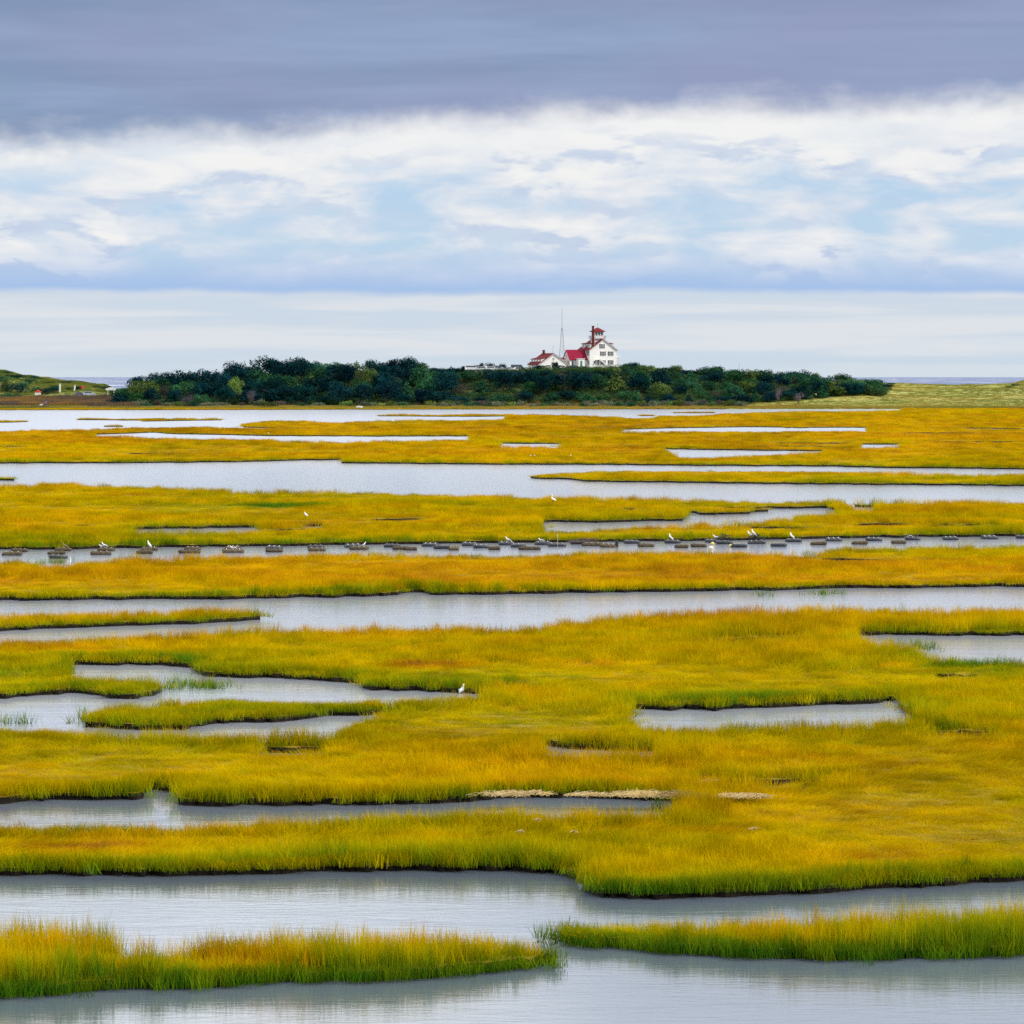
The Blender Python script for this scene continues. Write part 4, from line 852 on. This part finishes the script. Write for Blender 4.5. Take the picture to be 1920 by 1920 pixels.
# ------------------------------------------------------------------ parked cars
def car_proto(kind, colr):
    o = empty('parked_car', (0, 0, 0)); m = mat(f'car_paint_{kind}', colr, .25, None, .6, 0, .5)
    if kind == 'van': prof = [(-2.4, .35), (2.4, .35), (2.45, 1.0), (2.0, 1.15), (1.55, 1.95), (-2.3, 1.98), (-2.42, 1.2)]; gl = [(-2.1, 1.25), (1.75, 1.25), (1.42, 1.8), (-2.1, 1.82)]
    elif kind == 'suv': prof = [(-2.25, .38), (2.25, .38), (2.3, .9), (1.2, 1.05), (.6, 1.68), (-1.9, 1.7), (-2.25, 1.05)]; gl = [(-1.95, 1.08), (.95, 1.08), (.48, 1.58), (-1.78, 1.6)]
    else: prof = [(-2.2, .32), (2.2, .32), (2.22, .75), (1.1, .92), (.45, 1.42), (-1.1, 1.44), (-1.75, .98), (-2.2, .92)]; gl = [(-1.55, .96), (.95, .96), (.38, 1.34), (-1.02, 1.36)]
    MB().prism(prof, -.85, .85, 'y').build('body', m, o)
    g_ = MB(); g_.prism(gl, -.87, -.853, 'y'); g_.prism(gl, .853, .87, 'y'); g_.build('side_window', m_glass, o)
    for x_ in (-1.4, 1.4):
        for s_ in (-1, 1):
            q = MB().tube([(x_, s_*.65, .33), (x_, s_*.88, .33)], .33, 12).build('wheel', m_dark, o)
            MB().tube([(x_, s_*.87, .33), (x_, s_*.895, .33)], .18, 8).build('rim', m_grey, q)
    for s_ in (-.6, .6): MB().box(prof[1][0]-.02, prof[1][0]+.05, s_-.15, s_+.15, .6, .78).build('headlight', m_trim, o)
    for s_ in (-.62, .62): MB().box(prof[0][0]-.04, prof[0][0]+.02, s_-.12, s_+.12, .62, .82).build('tail_light', m_roof, o)
    return o
cps = {}
used_ = set()
for kind, cn, cr_, px, y, z, rz, lab in [
    ('van', 'w', (.78, .78, .80), 884, 1566, 13.35, 4, 'white van at the left end of the parking lot'),
    ('suv', 'w2', (.76, .77, .80), 901, 1560, 13.3, 170, 'white wagon next to the van at the left end of the lot'),
    ('sedan', 's', (.55, .57, .62), 908, 1568, 13.3, 12, 'silver sedan tucked behind the white wagon'),
    ('suv', 'w2', None, 922, 1559, 13.3, 10, 'white car in the middle of the parking lot'),
    ('sedan', 's', None, 935, 1563, 13.3, 175, 'silver sedan in the middle of the lot right of a white car'),
    ('sedan', 'd', (.05, .055, .10), 944, 1566, 13.3, 8, 'dark sedan between silver and white cars'),
    ('sedan', 'w3', (.80, .80, .80), 953, 1557, 13.2, 178, 'white sedan left of the dark-topped shuttle'),
    ('van', 'd2', (.04, .05, .08), 970, 1569, 13.6, 2, 'dark long-roofed van at the right end of the lot'),
    ('sedan', 'w3', None, 972, 1557, 13.25, 8, 'white sedan in front of the dark van'),
    ('sedan', 'w3', None, 1018, 1546, 13.45, 185, 'white sedan before the smaller house beside a dark tree'),
    ('sedan', 'w3', None, 1054, 1546, 13.45, 4, 'white sedan parked below the radio mast'),
    ('sedan', 'd', None, 1077, 1547, 13.6, 4, 'dark car parked before the red-roofed wing')]:
    if (kind, cn) not in cps: cps[(kind, cn)] = car_proto(kind+'_'+cn, cr_) if False else car_proto(kind, cr_); o = cps[(kind, cn)]
    else: o = copy_tree(cps[(kind, cn)])
    y = y; o.location = at_y(px, y, max(z, tz((px-960)*y/F, y)-.02)); o.rotation_euler = (0, 0, R(rz)); tag(o, lab, 'car', 'cars parked on the hill')

# ------------------------------------------------------------------ small things by the far left shore
m_red = mat('red_cloth', (.65, .05, .03), .6); m_wood = mat('weathered_wood', (.16, .12, .10), .9, (.09, .07, .06), .1, .3, 3); m_dkwood = mat('dark_boards', (.07, .055, .055), .9)
o = empty('beach_tent', at_y(71, 1538, tz((71-960)*1538/F, 1538))); tag(o, 'small white beach shelter with a red top among dark shrubs', 'tent')
MB().box(-1.0, 1.0, -.8, .8, 0, 1.1).build('side_cloth', m_trim, o); MB().prism([(-1.3, 1.1), (1.3, 1.1), (0, 2.0)], -.95, .95, 'y').build('top', m_red, o)
tag(MB().box(-.28, .28, -.15, .15, -.2, 3.2).box(-.34, .34, -.2, .2, 3.2, 3.3).build('road_post', m_trim, None, at_y(112.5, 1545, 5.3)), 'plain white upright post by the left dune', 'post')
o = empty('sail_flag', at_y(138, 1548, 5.0)); tag(o, 'white feather-shaped flag leaning beside the post', 'flag'); MB().tube([(0, 0, 0), (.15, 0, 2.5), (.6, 0, 3.4)], .05, 6).build('pole', m_grey, o); MB().prism([(.03, 1.0), (.5, 1.1), (.75, 2.2), (.6, 3.35), (.15, 2.4)], -.02, .02, 'y').build('cloth', m_trim, o)
o = empty('road_sign', at_y(155, 1546, 4.6)); tag(o, 'red square sign above the parked cars at left', 'sign'); MB().box(-.05, .05, 0, .08, 0, 2.6).build('post', m_wood, o); MB().box(-.5, .5, -.05, 0, 2.2, 3.1).build('panel', m_red, o)
for px, cr_, kind, lab in ((150, (.12, .09, .16), 'sedan', 'dark purplish car parked under the red sign'), (168, (.42, .47, .56), 'suv', 'silver-blue car parked right of the red sign')):
    c_ = car_proto(kind, cr_); c_.location = at_y(px, 1536, tz((px-960)*1536/F, 1536)); c_.rotation_euler = (0, 0, R(6)); tag(c_, lab, 'car')
o = empty('signboard', at_y(208, 1532, 4.6)); tag(o, 'wide white board sign on two legs left of the wood', 'sign')
for s_ in (-1.1, 1.1): MB().box(s_-.08, s_+.08, 0, .12, -.3, 2.0).build('leg', m_trim, o)
MB().box(-1.8, 1.8, -.06, 0, 1.7, 2.4).build('panel', m_trim, o); MB().prism([(-1.2, 2.4), (1.2, 2.4), (.6, 2.75), (-.6, 2.75)], -.06, 0, 'y').build('crest_panel', m_trim, o)
def boardwalk(x0, x1, y, z, lab):
    o = empty('boardwalk', at_y(x0, y, z)); tag(o, lab, 'boardwalk'); Lm = (x1-x0)*y/F
    for dz, nm in ((.0, 'deck'), (.62, 'lower_rail'), (1.05, 'top_rail')): MB().box(0, Lm, 0, 1.6 if nm == 'deck' else .1, dz, dz+(.18 if nm == 'deck' else .1)).build(nm, m_dkwood, o)
    proto = None
    for i in range(int(Lm/2)+1):
        b_ = MB().box(-.08, .08, -.12, 0, -1.3, 1.15)
        if proto is None: proto = b_.build('post', m_dkwood, o, (i*2.0, 0, 0))
        else: q = proto.copy(); col.objects.link(q); q.parent = o; q.location = (i*2.0, 0, 0)
boardwalk(-60, 92, 1470, .75, 'dark wooden boardwalk with railing at the left shore edge')
boardwalk(165, 262, 1473, 1.0, 'dark low wooden railing walk ending at the wood')
tag(MB().prism([(-1.1, 0), (1.0, 0), (1.25, .35), (.6, .62), (-.7, .6), (-1.3, .3)], -.55, .55, 'y').build('rowing_boat', m_trim, None, at_y(674.5, 1467, .45), smooth=False), 'small white upturned boat on the far shore strip', 'boat')
import bmesh
def person(px, y, z, face, shirt, trousers, lab, held=None):
    o = empty('person', at_y(px, y, z), face); tag(o, lab, 'person')
    J = {'pel': (0, 0, .95, .15), 'ch': (0, 0, 1.30, .17), 'nk': (0, 0, 1.50, .07), 'hd': (0, -.02, 1.64, .105), 'top': (0, 0, 1.75, .07)}
    V_ = [(0, 0, .95), (0, 0, 1.15), (0, 0, 1.38), (0, 0, 1.50), (0, -.01, 1.62), (0, 0, 1.72)]; Rr = [.15, .13, .15, .06, .10, .07]; E_ = [(0, 1), (1, 2), (2, 3), (3, 4), (4, 5)]
    for s_ in (-1, 1):
        b0 = len(V_); V_ += [(s_*.17, 0, 1.40), (s_*.25, .03, 1.15), (s_*.27, -.06, .92), (s_*.27, -.09, .84)]; Rr += [.065, .05, .038, .03]; E_ += [(2, b0), (b0, b0+1), (b0+1, b0+2), (b0+2, b0+3)]
        for k in range(5): V_.append((s_*(.27+.012*(k-2)), -.10-.015*(k-2)*(1 if k else 2), .76+.01*abs(k-2)+(.04 if k == 0 else 0))); Rr.append(.009); E_.append((b0+3, len(V_)-1))
        b0 = len(V_); dy = .12*s_; V_ += [(s_*.09, 0, .86), (s_*.10, -.02+dy*.5, .48), (s_*.10, .03+dy, .09), (s_*.11, -.13+dy, .04)]; Rr += [.10, .068, .045, .04]; E_ += [(0, b0), (b0, b0+1), (b0+1, b0+2), (b0+2, b0+3)]
    me = bpy.data.meshes.new('body'); me.from_pydata(V_, E_, []); b_ = link('body', me, o)
    sk_ = b_.modifiers.new('skin', 'SKIN'); b_.modifiers.new('sub', 'SUBSURF').levels = 1; b_.modifiers['sub'].render_levels = 1
    for i, r_ in enumerate(Rr): me.skin_vertices[0].data[i].radius = (r_, r_)
    me.skin_vertices[0].data[0].use_root = True; me.materials.append(mat('skin', (.5, .32, .24), .6))
    tor = MB().tube([(0, 0, .92), (0, 0, 1.15), (0, 0, 1.38), (0, 0, 1.50)], [.175, .165, .19, .09], 10)
    for s_ in (-1, 1): tor.tube([(s_*.12, 0, 1.43), (s_*.20, 0, 1.38), (s_*.26, .03, 1.15), (s_*.28, -.05, .95)], [.09, .085, .07, .055], 8)
    tor.build('shirt', mat('shirt', shirt, .8), o, smooth=True)
    tr = MB()
    for s_ in (-1, 1): tr.tube([(s_*.085, 0, .98), (s_*.09, 0, .84), (s_*.10, -.02+.06*s_, .48), (s_*.10, .03+.12*s_, .12)], [.12, .115, .085, .065], 8)
    tr.build('trousers', mat('trousers', trousers, .8), o, smooth=True)
    MB().tube([(0, .0, 1.60), (0, .02, 1.70), (0, .02, 1.765)], [.115, .115, .05], 8).build('hair', mat('hair', (.06, .04, .03), .8), o, smooth=True)
person(86, 1468, 1.05, 0, (.28, .14, .42), (.10, .08, .16), 'person in purple standing at the boardwalk end by the left shore')
person(1530, 1524, tz((1530-960)*1524/F, 1524), 1.2, (.7, .7, .72), (.25, .22, .2), 'person in a pale top walking on the grassy shore below the wood')
person(1567, 1532, tz((1567-960)*1532/F, 1532), 1.3, (.22, .14, .16), (.12, .10, .14), 'person in dark clothes walking close beside another, left of the two')
person(1570.5, 1533, tz((1570-960)*1533/F, 1533), 1.5, (.35, .25, .25), (.12, .12, .14), 'person in brownish clothes walking close beside another, right of the two')
# a white dog by the person in purple
def dog(px, y, z):
    o = empty('dog', at_y(px, y, z), R(90)); tag(o, 'white dog standing beside the person in purple', 'dog')
    V_ = [(0, 0, .55), (0, -.28, .56), (0, -.48, .70), (0, -.62, .74), (0, -.76, .70), (0, .30, .55), (0, .45, .62), (0, .62, .74)]; Rr = [.15, .17, .10, .10, .05, .13, .05, .03]; E_ = [(0, 1), (1, 2), (2, 3), (3, 4), (0, 5), (5, 6), (6, 7)]
    for s_ in (-1, 1):
        b0 = len(V_); V_ += [(s_*.09, -.30, .40), (s_*.09, -.31, .2), (s_*.09, -.33, .03)]; Rr += [.06, .04, .035]; E_ += [(1, b0), (b0, b0+1), (b0+1, b0+2)]
        b0 = len(V_); V_ += [(s_*.09, .28, .38), (s_*.09, .38, .2), (s_*.09, .33, .03)]; Rr += [.075, .04, .035]; E_ += [(5, b0), (b0, b0+1), (b0+1, b0+2)]
        V_.append((s_*.07, -.60, .86)); Rr.append(.03); E_.append((3, len(V_)-1))
    me = bpy.data.meshes.new('body'); me.from_pydata(V_, E_, []); b_ = link('body', me, o); b_.modifiers.new('skin', 'SKIN'); b_.modifiers.new('sub', 'SUBSURF').levels = 1
    for i, r_ in enumerate(Rr): me.skin_vertices[0].data[i].radius = (r_, r_)
    me.skin_vertices[0].data[0].use_root = True; me.materials.append(m_trim)
dog(77, 1467, .95)

# ------------------------------------------------------------------ oyster floats in the third channel
m_mesh = mat('black_mesh', (.012, .013, .018), .6, (.03, .032, .04), .3, .6, 14)
m_mesh_b = mat('weedy_mesh', (.055, .04, .025), .8, (.11, .085, .05), .2, .6, 14)
m_float = mat('black_float', (.012, .014, .022), .35, (.03, .032, .04), .5); m_strap = mat('pale_strap', (.55, .52, .42), .7); m_top = mat('bleached_top', (.48, .43, .32), .9, (.2, .17, .12), .1, .5, 9)
def cage_proto(weedy=False, long=1.0):
    o = empty('oyster_cage', (0, 0, 0)); hx = .50*long
    MB().box(-hx, hx, -.26, .26, -.10, .09).build('mesh_bag', m_mesh_b if weedy else m_mesh, o)
    for s_ in (-1, 1):
        p = [(-hx-.04, s_*.32, .05), (-hx+.02, s_*.32, .05)]
        pts = []; rad = []
        for k in range(9): u = -hx-.05+(2*hx+.10)*k/8; pts.append((u, s_*.32, .06)); rad.append(.05 if k in (0, 8) else (.105 if k % 2 else .085))
        MB().tube(pts, rad, 10).build('float', m_float if not weedy else m_mesh_b, o, smooth=True)
    for x_ in (-.33*long, 0, .33*long): MB().box(x_-.02, x_+.02, -.36, .36, .155, .175).build('strap', m_strap if not weedy else m_top, o)
    lid = MB()
    for i in range(5): y_ = -.2+i*.1; lid.box(-hx+.03, hx-.03, y_-.012, y_+.012, .095, .115)
    lid.build('lid_bars', m_top if weedy else m_mesh, o)
    return o
CP = {('b', 1): cage_proto(False, 1.0), ('w', 1): cage_proto(True, 1.0)}
first_c = {k: True for k in CP}
cages = [('w',23,1041,1.1,0,'near'),('w',37,1034.5,.95,2,'far'),('w',106,1039.5,1.0,5,'near'),('w',119,1033,.95,0,'far'),('b',109,1047,1.0,-2,'near'),('w',189,1040,1.15,5,'near'),('w',199,1033,.95,0,'far'),('w',271,1038,.95,3,'near'),('w',280,1032,1.0,0,'far'),
 ('w',355,1037,1.25,3,'near'),('w',361,1031.5,.9,0,'far'),('w',437,1036,1.25,4,'near'),('w',436,1030.5,.85,0,'far'),('b',514,1030,.95,0,'far'),('w',514,1035,1.0,3,'near'),('b',592,1028,.95,0,'far'),('w',594,1033,1.0,4,'near'),('b',662,1026.5,.98,2,'far'),('w',673,1030.5,1.05,-4,'near'),
 ('b',735,1026,.95,0,'far'),('w',752,1030.5,1.0,0,'near'),('w',771,1031.5,.7,0,'near'),('b',807,1024.5,.95,0,'far'),('b',830,1028.8,1.05,0,'near'),('w',851,1031.5,.6,0,'near'),('b',881,1023.5,.95,0,'far'),('b',902,1027.5,.95,2,'near'),('w',927,1030.5,.7,0,'near'),
 ('b',950,1022,.98,0,'far'),('b',972,1026,.9,0,'near'),('w',993,1030.5,1.3,0,'near'),('b',1018,1021.5,.95,2,'far'),('b',1044,1024.5,1.05,0,'near'),('b',1084,1020,.95,0,'far'),('w',1110,1023.5,1.2,-3,'near'),('w',1140,1026,.95,0,'near'),
 ('b',1185,1019,.95,2,'far'),('w',1211,1025,.95,0,'near'),('b',1261,1018.5,.95,0,'far'),('w',1278,1027,.8,0,'near'),('w',1310,1025.5,.95,0,'near'),('b',1334,1017,.75,0,'far'),('b',1358,1020,1.0,0,'far'),('b',1385,1026,.95,2,'near'),('b',1419,1019.5,1.05,0,'far'),
 ('b',1460,1024.5,.95,0,'near'),('b',1488,1016,.95,0,'far'),('w',1535,1021.5,.95,0,'near'),('b',1563,1014.5,.98,2,'far'),('w',1612,1020.5,.9,0,'near'),('b',1638,1014,.98,0,'far'),('w',1685,1019,.9,0,'near'),('b',1711,1012.5,.95,-2,'far'),('b',1782,1012.2,.95,0,'far'),('b',1855,1010.5,.98,2,'far'),('b',1918,1009.5,.9,0,'far')]
CAL = []
cage_at = {}
for typ, px, py, s_, rz, rown in cages:
    key = (typ, 1)
    if first_c[key]: o = CP[key]; first_c[key] = False
    else: o = copy_tree(CP[key])
    p = at(px, py, .0); o.location = (p.x, p.y, .02); o.rotation_euler = (random.gauss(0, .04), random.gauss(0, .03), R(rz*1.5+random.gauss(0, 3))); o.scale = (s_, 1.15, 1.2)
    o['category'] = 'oyster cage'; o['group'] = 'floating oyster cages in the channel'
    CAL.append((o, px, ('black' if typ == 'b' else 'brown weedy')+f' oyster cage in the {rown} row')); cage_at[(px)] = p
place_labels(CAL, [(0, "photo's left edge"), (279, 'fourth cluster'), (662, 'seventh cluster'), (1045, 'marker stake'), (1408, 'netting heap'), (1920, "photo's right edge")], '{w}, {ord} {side} of the {a}')
# heaps of netting and sticks on two of the cages
for px, py, lab in ((1358, 1020, 'grey tangle of netting piled on an oyster cage right of the yellow buoy'), (1419, 1019.5, 'larger grey tangle of netting and sticks piled on a cage under gulls')):
    p = at(px, py); b_ = MB()
    for k in range(46):
        a_ = random.uniform(-.5, .5); th = random.random()*3.14; l_ = random.uniform(.15, .4); z_ = random.uniform(.2, .55)*(1-abs(a_))
        b_.tube([(a_-l_*math.cos(th), random.uniform(-.2, .2), z_), (a_, random.uniform(-.2, .2), z_+.1), (a_+l_*math.cos(th), random.uniform(-.2, .2), z_+l_*abs(math.sin(th))*.6)], .014, 4)
    tag(b_.build('netting_heap', m_mesh, None, (p.x, p.y, .05)), lab, 'netting')
p = at(1096, 1021); b_ = MB()
for k in range(30): a_ = random.uniform(-1.0, .8); l_ = random.uniform(.2, .5); b_.tube([(a_-l_, random.uniform(-.3, .3), random.uniform(.05, .3)), (a_+l_, random.uniform(-.3, .3), random.uniform(.05, .45))], .018, 4)
tag(b_.build('stick_tangle', m_wood, None, (p.x, p.y, .05)), 'tangle of brown sticks on the cages right of the marker stake', 'sticks')
def ball(px, py, r_, m, lab, nm='buoy', cat='buoy'):
    p = at(px, py); b_ = MB(); rad = [.25*r_, .8*r_, r_, .85*r_, .35*r_]; b_.tube([(0, 0, z_*r_) for z_ in (-.9, -.5, 0, .55, .95)], rad, 10)
    tag(b_.build(nm, m, None, (p.x, p.y, .08), smooth=True), lab, cat)
m_yel = mat('yellow_plastic', (.75, .62, .18), .5)
ball(1336, 1022, .13, m_yel, 'pale yellow buoy left of the first netting heap'); ball(1333, 1030, .14, m_trim, 'white buoy against the grass below the yellow one'); ball(1370, 1026, .12, m_yel, 'pale yellow buoy between two black cages')
ball(1092, 1650.5, .11, m_trim, 'small white ball at the corner of the near creek bank', 'float_ball')
o = MB().tube([(0, 0, -.1), (0, 0, .42)], .11, 10).build('upright_float', m_float, None, at(1156.5, 1026)); tag(o, 'short black drum floating on end right of the stick tangle', 'float')
tag(MB().tube([(0, 0, -.6), (.02, 0, .85)], [.03, .022], 6).build('marker_stake', m_top, None, at(1045, 1025)), 'pale thin upright stake in the oyster channel', 'stake')
tag(MB().tube([(0, 0, -.3), (.0, 0, .72)], [.035, .03], 6).build('marker_stake', m_trim, None, at(132, 1068)), 'white stake in the grass below the left cages', 'stake')

# ------------------------------------------------------------------ birds
m_bw = mat('white_feather', (.85, .85, .84), .7, (.78, .78, .78)); m_bg = mat('grey_feather', (.42, .44, .47), .7); m_bb = mat('brown_feather', (.30, .22, .14), .8); m_beak = mat('beak', (.75, .5, .08), .5); m_blk = mat('black_feather', (.02, .02, .02), .7)
def gull(loc, rz, lab, s_=1.0, upright=.35, body=m_bw, wing=m_bg, group='gulls resting on the oyster cages', legs=.12):
    o = empty('gull', loc, rz); tag(o, lab, 'gull', group); s_ *= .62; o.scale = (s_,)*3
    c, sn = math.cos(upright), math.sin(upright)
    def q(x, z): return (x*c-z*sn*.3, 0, legs+.14+x*sn+z*c)
    MB().tube([q(-.24, 0), q(-.15, 0), q(0, .0), q(.12, .03), q(.18, .08), q(.215, .15), q(.26, .185), q(.30, .175), q(.33, .16)], [.015, .07, .105, .095, .055, .045, .052, .045, .02], 10).build('body', body, o, smooth=True)
    for sy in (-1, 1):
        a_, b2, c2 = q(.09, .03), q(-.10, .04), q(-.33, .02)
        w_ = MB().tube([(a_[0], sy*.085, a_[2]), (b2[0], sy*.095, b2[2]), (c2[0], sy*.02, c2[2])], [.03, .062, .008], 6).build('wing', wing, o, smooth=True)
        l_ = MB().tube([(0, sy*.035, legs+.06), (.01, sy*.035, 0)], .008, 5).tube([(.01, sy*.035, .005), (.06, sy*.045, .005)], .008, 4).build('leg', m_beak, o)
    h_ = q(.33, .16); MB().tube([h_, (h_[0]+.06, 0, h_[2]-.012)], [.014, .004], 6).build('beak', m_beak, o)
    tl = q(-.26, -.01); MB().tube([tl, (tl[0]-.1, 0, tl[2]-.03)], [.03, .012], 5).build('tail', m_bw if body is not m_bb else m_bb, o)
def on_cage(px, dz=.17, dx=0): p = cage_at[px]; return (p.x+dx, p.y, dz)
gull(on_cage(119, .17, .1), 3.4, 'brown young gull on the second cage cluster from the left', 1.0, .3, m_bb, m_bb)
gull(on_cage(199, .17, -.1), 2.8, 'white gull on the third cage cluster, left of a pair', 1.15, .25)
gull(on_cage(199, .17, -.3), 3.2, 'gull crouched low at the front of a pair on the third cage cluster', .8, .1)
gull(on_cage(280, .17, 0), 2.6, 'white gull standing upright on the fourth cage cluster', 1.2, .8)
gull(on_cage(437, .17, 0), 2.9, 'white gull sitting low on the sixth cage cluster', 1.1, -.05, legs=.02)
gull(on_cage(673, .17, .3), .3, 'small white gull at the right end of the seventh cage cluster', .9, .5)
gull(on_cage(950, .17, .1), 2.9, 'white gull on the black cage left of a twin cage', 1.1, .3)
gull(on_cage(1018, .17, -.1), 3.0, 'rounded white gull on the cage just left of the marker stake', 1.05, .0, legs=.05)
gull(on_cage(1261, .17, -.1), 2.6, 'white gull standing alone on a black cage midway right', 1.2, .7)
gull(on_cage(1334, .17, .3), 2.9, 'grey and white gull above the yellow buoy', 1.1, .1)
gull(on_cage(1419, .45, -.45), 2.8, 'white gull on the netting heap, left of a pair', 1.1, .5)
gull(on_cage(1419, .5, -.2), 2.7, 'white gull on the netting heap, right of a pair', 1.2, .7)
gull(on_cage(1488, .17, -.1), 2.6, 'white gull standing on a black cage right of the netting heaps', 1.2, .7)
gull(on_cage(1711, .17, -.2), 3.2, 'brownish gull lying on a black cage near the right edge', 1.0, .0, m_bb, m_bg, legs=.03)
gull(on_cage(1711, .17, .3), .2, 'dark bird crouched at the right of a cage near the right edge', 1.0, .0, m_blk, m_blk, legs=.03)
p = at(866, 1300); gull((p.x, p.y, -.06), 1.2, 'white gull floating on the narrow pool in mid marsh', 1.1, .35, m_bw, m_bg, 'lone birds on the marsh')
def egret(px, py, z, lab, h=.85, rz=0.0, hunched=False):
    o = empty('egret', at(px, py, z), rz); tag(o, lab, 'egret', 'egrets on the marsh'); s_ = .60*h/.85; o.scale = (s_,)*3
    if hunched: bp_ = [(-.24, 0, .30), (-.12, 0, .40), (.0, 0, .50), (.08, 0, .58), (.10, 0, .66), (.14, 0, .71), (.19, 0, .70)]; rr = [.02, .08, .11, .08, .045, .045, .02]
    else: bp_ = [(-.28, 0, .36), (-.15, 0, .42), (.0, 0, .48), (.10, 0, .55), (.13, 0, .66), (.08, 0, .76), (.10, 0, .86), (.16, 0, .885), (.20, 0, .88)]; rr = [.02, .07, .10, .07, .032, .027, .028, .035, .015]
    MB().tube(bp_, rr, 10).build('body', m_bw, o, smooth=True)
    for sy in (-1, 1):
        MB().tube([(.08, sy*.07, .52), (-.1, sy*.09, .45), (-.30, sy*.03, .35)], [.03, .055, .01], 6).build('wing', m_bw, o, smooth=True)
        MB().tube([(0, sy*.04, .42), (.03, sy*.04, .2), (0, sy*.04, 0)], .010, 5).build('leg', m_blk, o)
    e_ = bp_[-1]; MB().tube([e_, (e_[0]+.12, 0, e_[2]-.03)], [.014, .003], 6).build('beak', m_beak, o)
egret(573, 973, .55, 'white egret hunched in the grass below the wide channel', 1.0, 2.5, True)
egret(1037, 946, .45, 'white egret standing tall with neck stretched on the marsh', 1.35, 2.6)
egret(503, 815, .5, 'tiny white egret beside the far narrow pool', .8, 2.9, True)
for px, py, lab in ((995, 857, 'left of the small white birds on the far marsh, a close pair'), (1002, 857, 'right one of the close pair of small white birds on the far marsh'), (1070, 857, 'single small white bird right of a pair on the far marsh')):
    egret(px, py, .55, lab, .6, 2.9, True)

# ------------------------------------------------------------------ straw wrack and driftwood by the near pool
m_straw = mat('dead_straw', (.62, .47, .20), .9, (.42, .28, .10), .1, .6, 6); m_straw2 = mat('bleached_straw', (.60, .46, .22), .9, (.38, .26, .10), .1, .6, 6)
def straw(px, py, w_, d_, h_, n_, lab, m=m_straw, z0=.38, ln=.45):
    d_ *= .45; h_ *= .16; ln *= .5; w_ *= .9
    p = at(px, py, z0); b_ = MB()
    for k in range(n_):
        a_ = random.gauss(0, .4)*w_; c_ = random.gauss(0, .4)*d_; th = random.gauss(0, .3)+(1.57 if random.random() < .15 else 0); l_ = random.uniform(.5, 1)*ln
        z_ = h_*max(0, 1-(a_/w_)**2)*random.random(); up = random.gauss(.01, .025)
        b_.tube([(a_-l_*math.cos(th)*.5, c_-l_*math.sin(th)*.5, z_), (a_, c_, z_+.03), (a_+l_*math.cos(th)*.5, c_+l_*math.sin(th)*.5, z_+up)], .0065, 3)
    o_ = b_.build('straw_heap' if n_ < 300 else 'straw_wrack', m, None, p)
    if n_ < 300: tag(o_, lab, 'dead straw')
    else: tag(o_, lab, None, None, 'stuff')
straw(948, 1490, .75, 1.6, .22, 500, 'flat bleached straw mat at the left end of the wrack line', m_straw2)
straw(1002, 1486, .22, .6, .16, 90, 'small straw clump between the two bleached mats', m_straw2)
straw(1022, 1490, .25, .8, .2, 120, 'little tan straw tuft on the pool edge left of the long mat')
straw(1100, 1491, .6, 1.2, .14, 380, 'long thin bleached straw mat above the pool', m_straw2)
straw(1200, 1491, 1.0, 1.8, .3, 800, 'large rough brown straw bank along the pool edge', m_straw)
straw(1270, 1492, .8, 1.5, .38, 600, 'bristling straw and twig heap at the right end of the pool', mat('twiggy_straw', (.35, .24, .09), .9, (.20, .13, .05), .1, .6, 6), ln=.6)
straw(1400, 1494, .7, 1.3, .2, 500, 'pale straw heap standing alone right of the pool', m_straw2)
straw(1362, 1492, .3, .8, .15, 130, 'small straw scatter left of the lone pale heap', m_straw)
straw(1330, 1467, .35, .5, .35, 60, 'upright pale twigs in the dark ditch above the heaps', m_straw2, ln=.5)
TUF = []; TL = []
for px, py in ((975, 1560), (1075, 1561), (1008, 1538), (1412, 1555)):
    TUF.append(px); straw(px, py, .08, .2, .10, 20, 'stray bleached straw tuft lying on the short grass of the near marsh', m_straw2, .5, .3); col.objects[-1]['group'] = 'stray straw tufts'; TL.append((col.objects[-1], px, 'stray bleached straw tuft on grass'+(' near pool' if py < 1545 else '')))
place_labels(TL, [(950, 'flat bleached mat'), (1200, 'rough straw bank'), (1400, 'lone pale heap')], '{w}, {ord} {side} of the {a}')
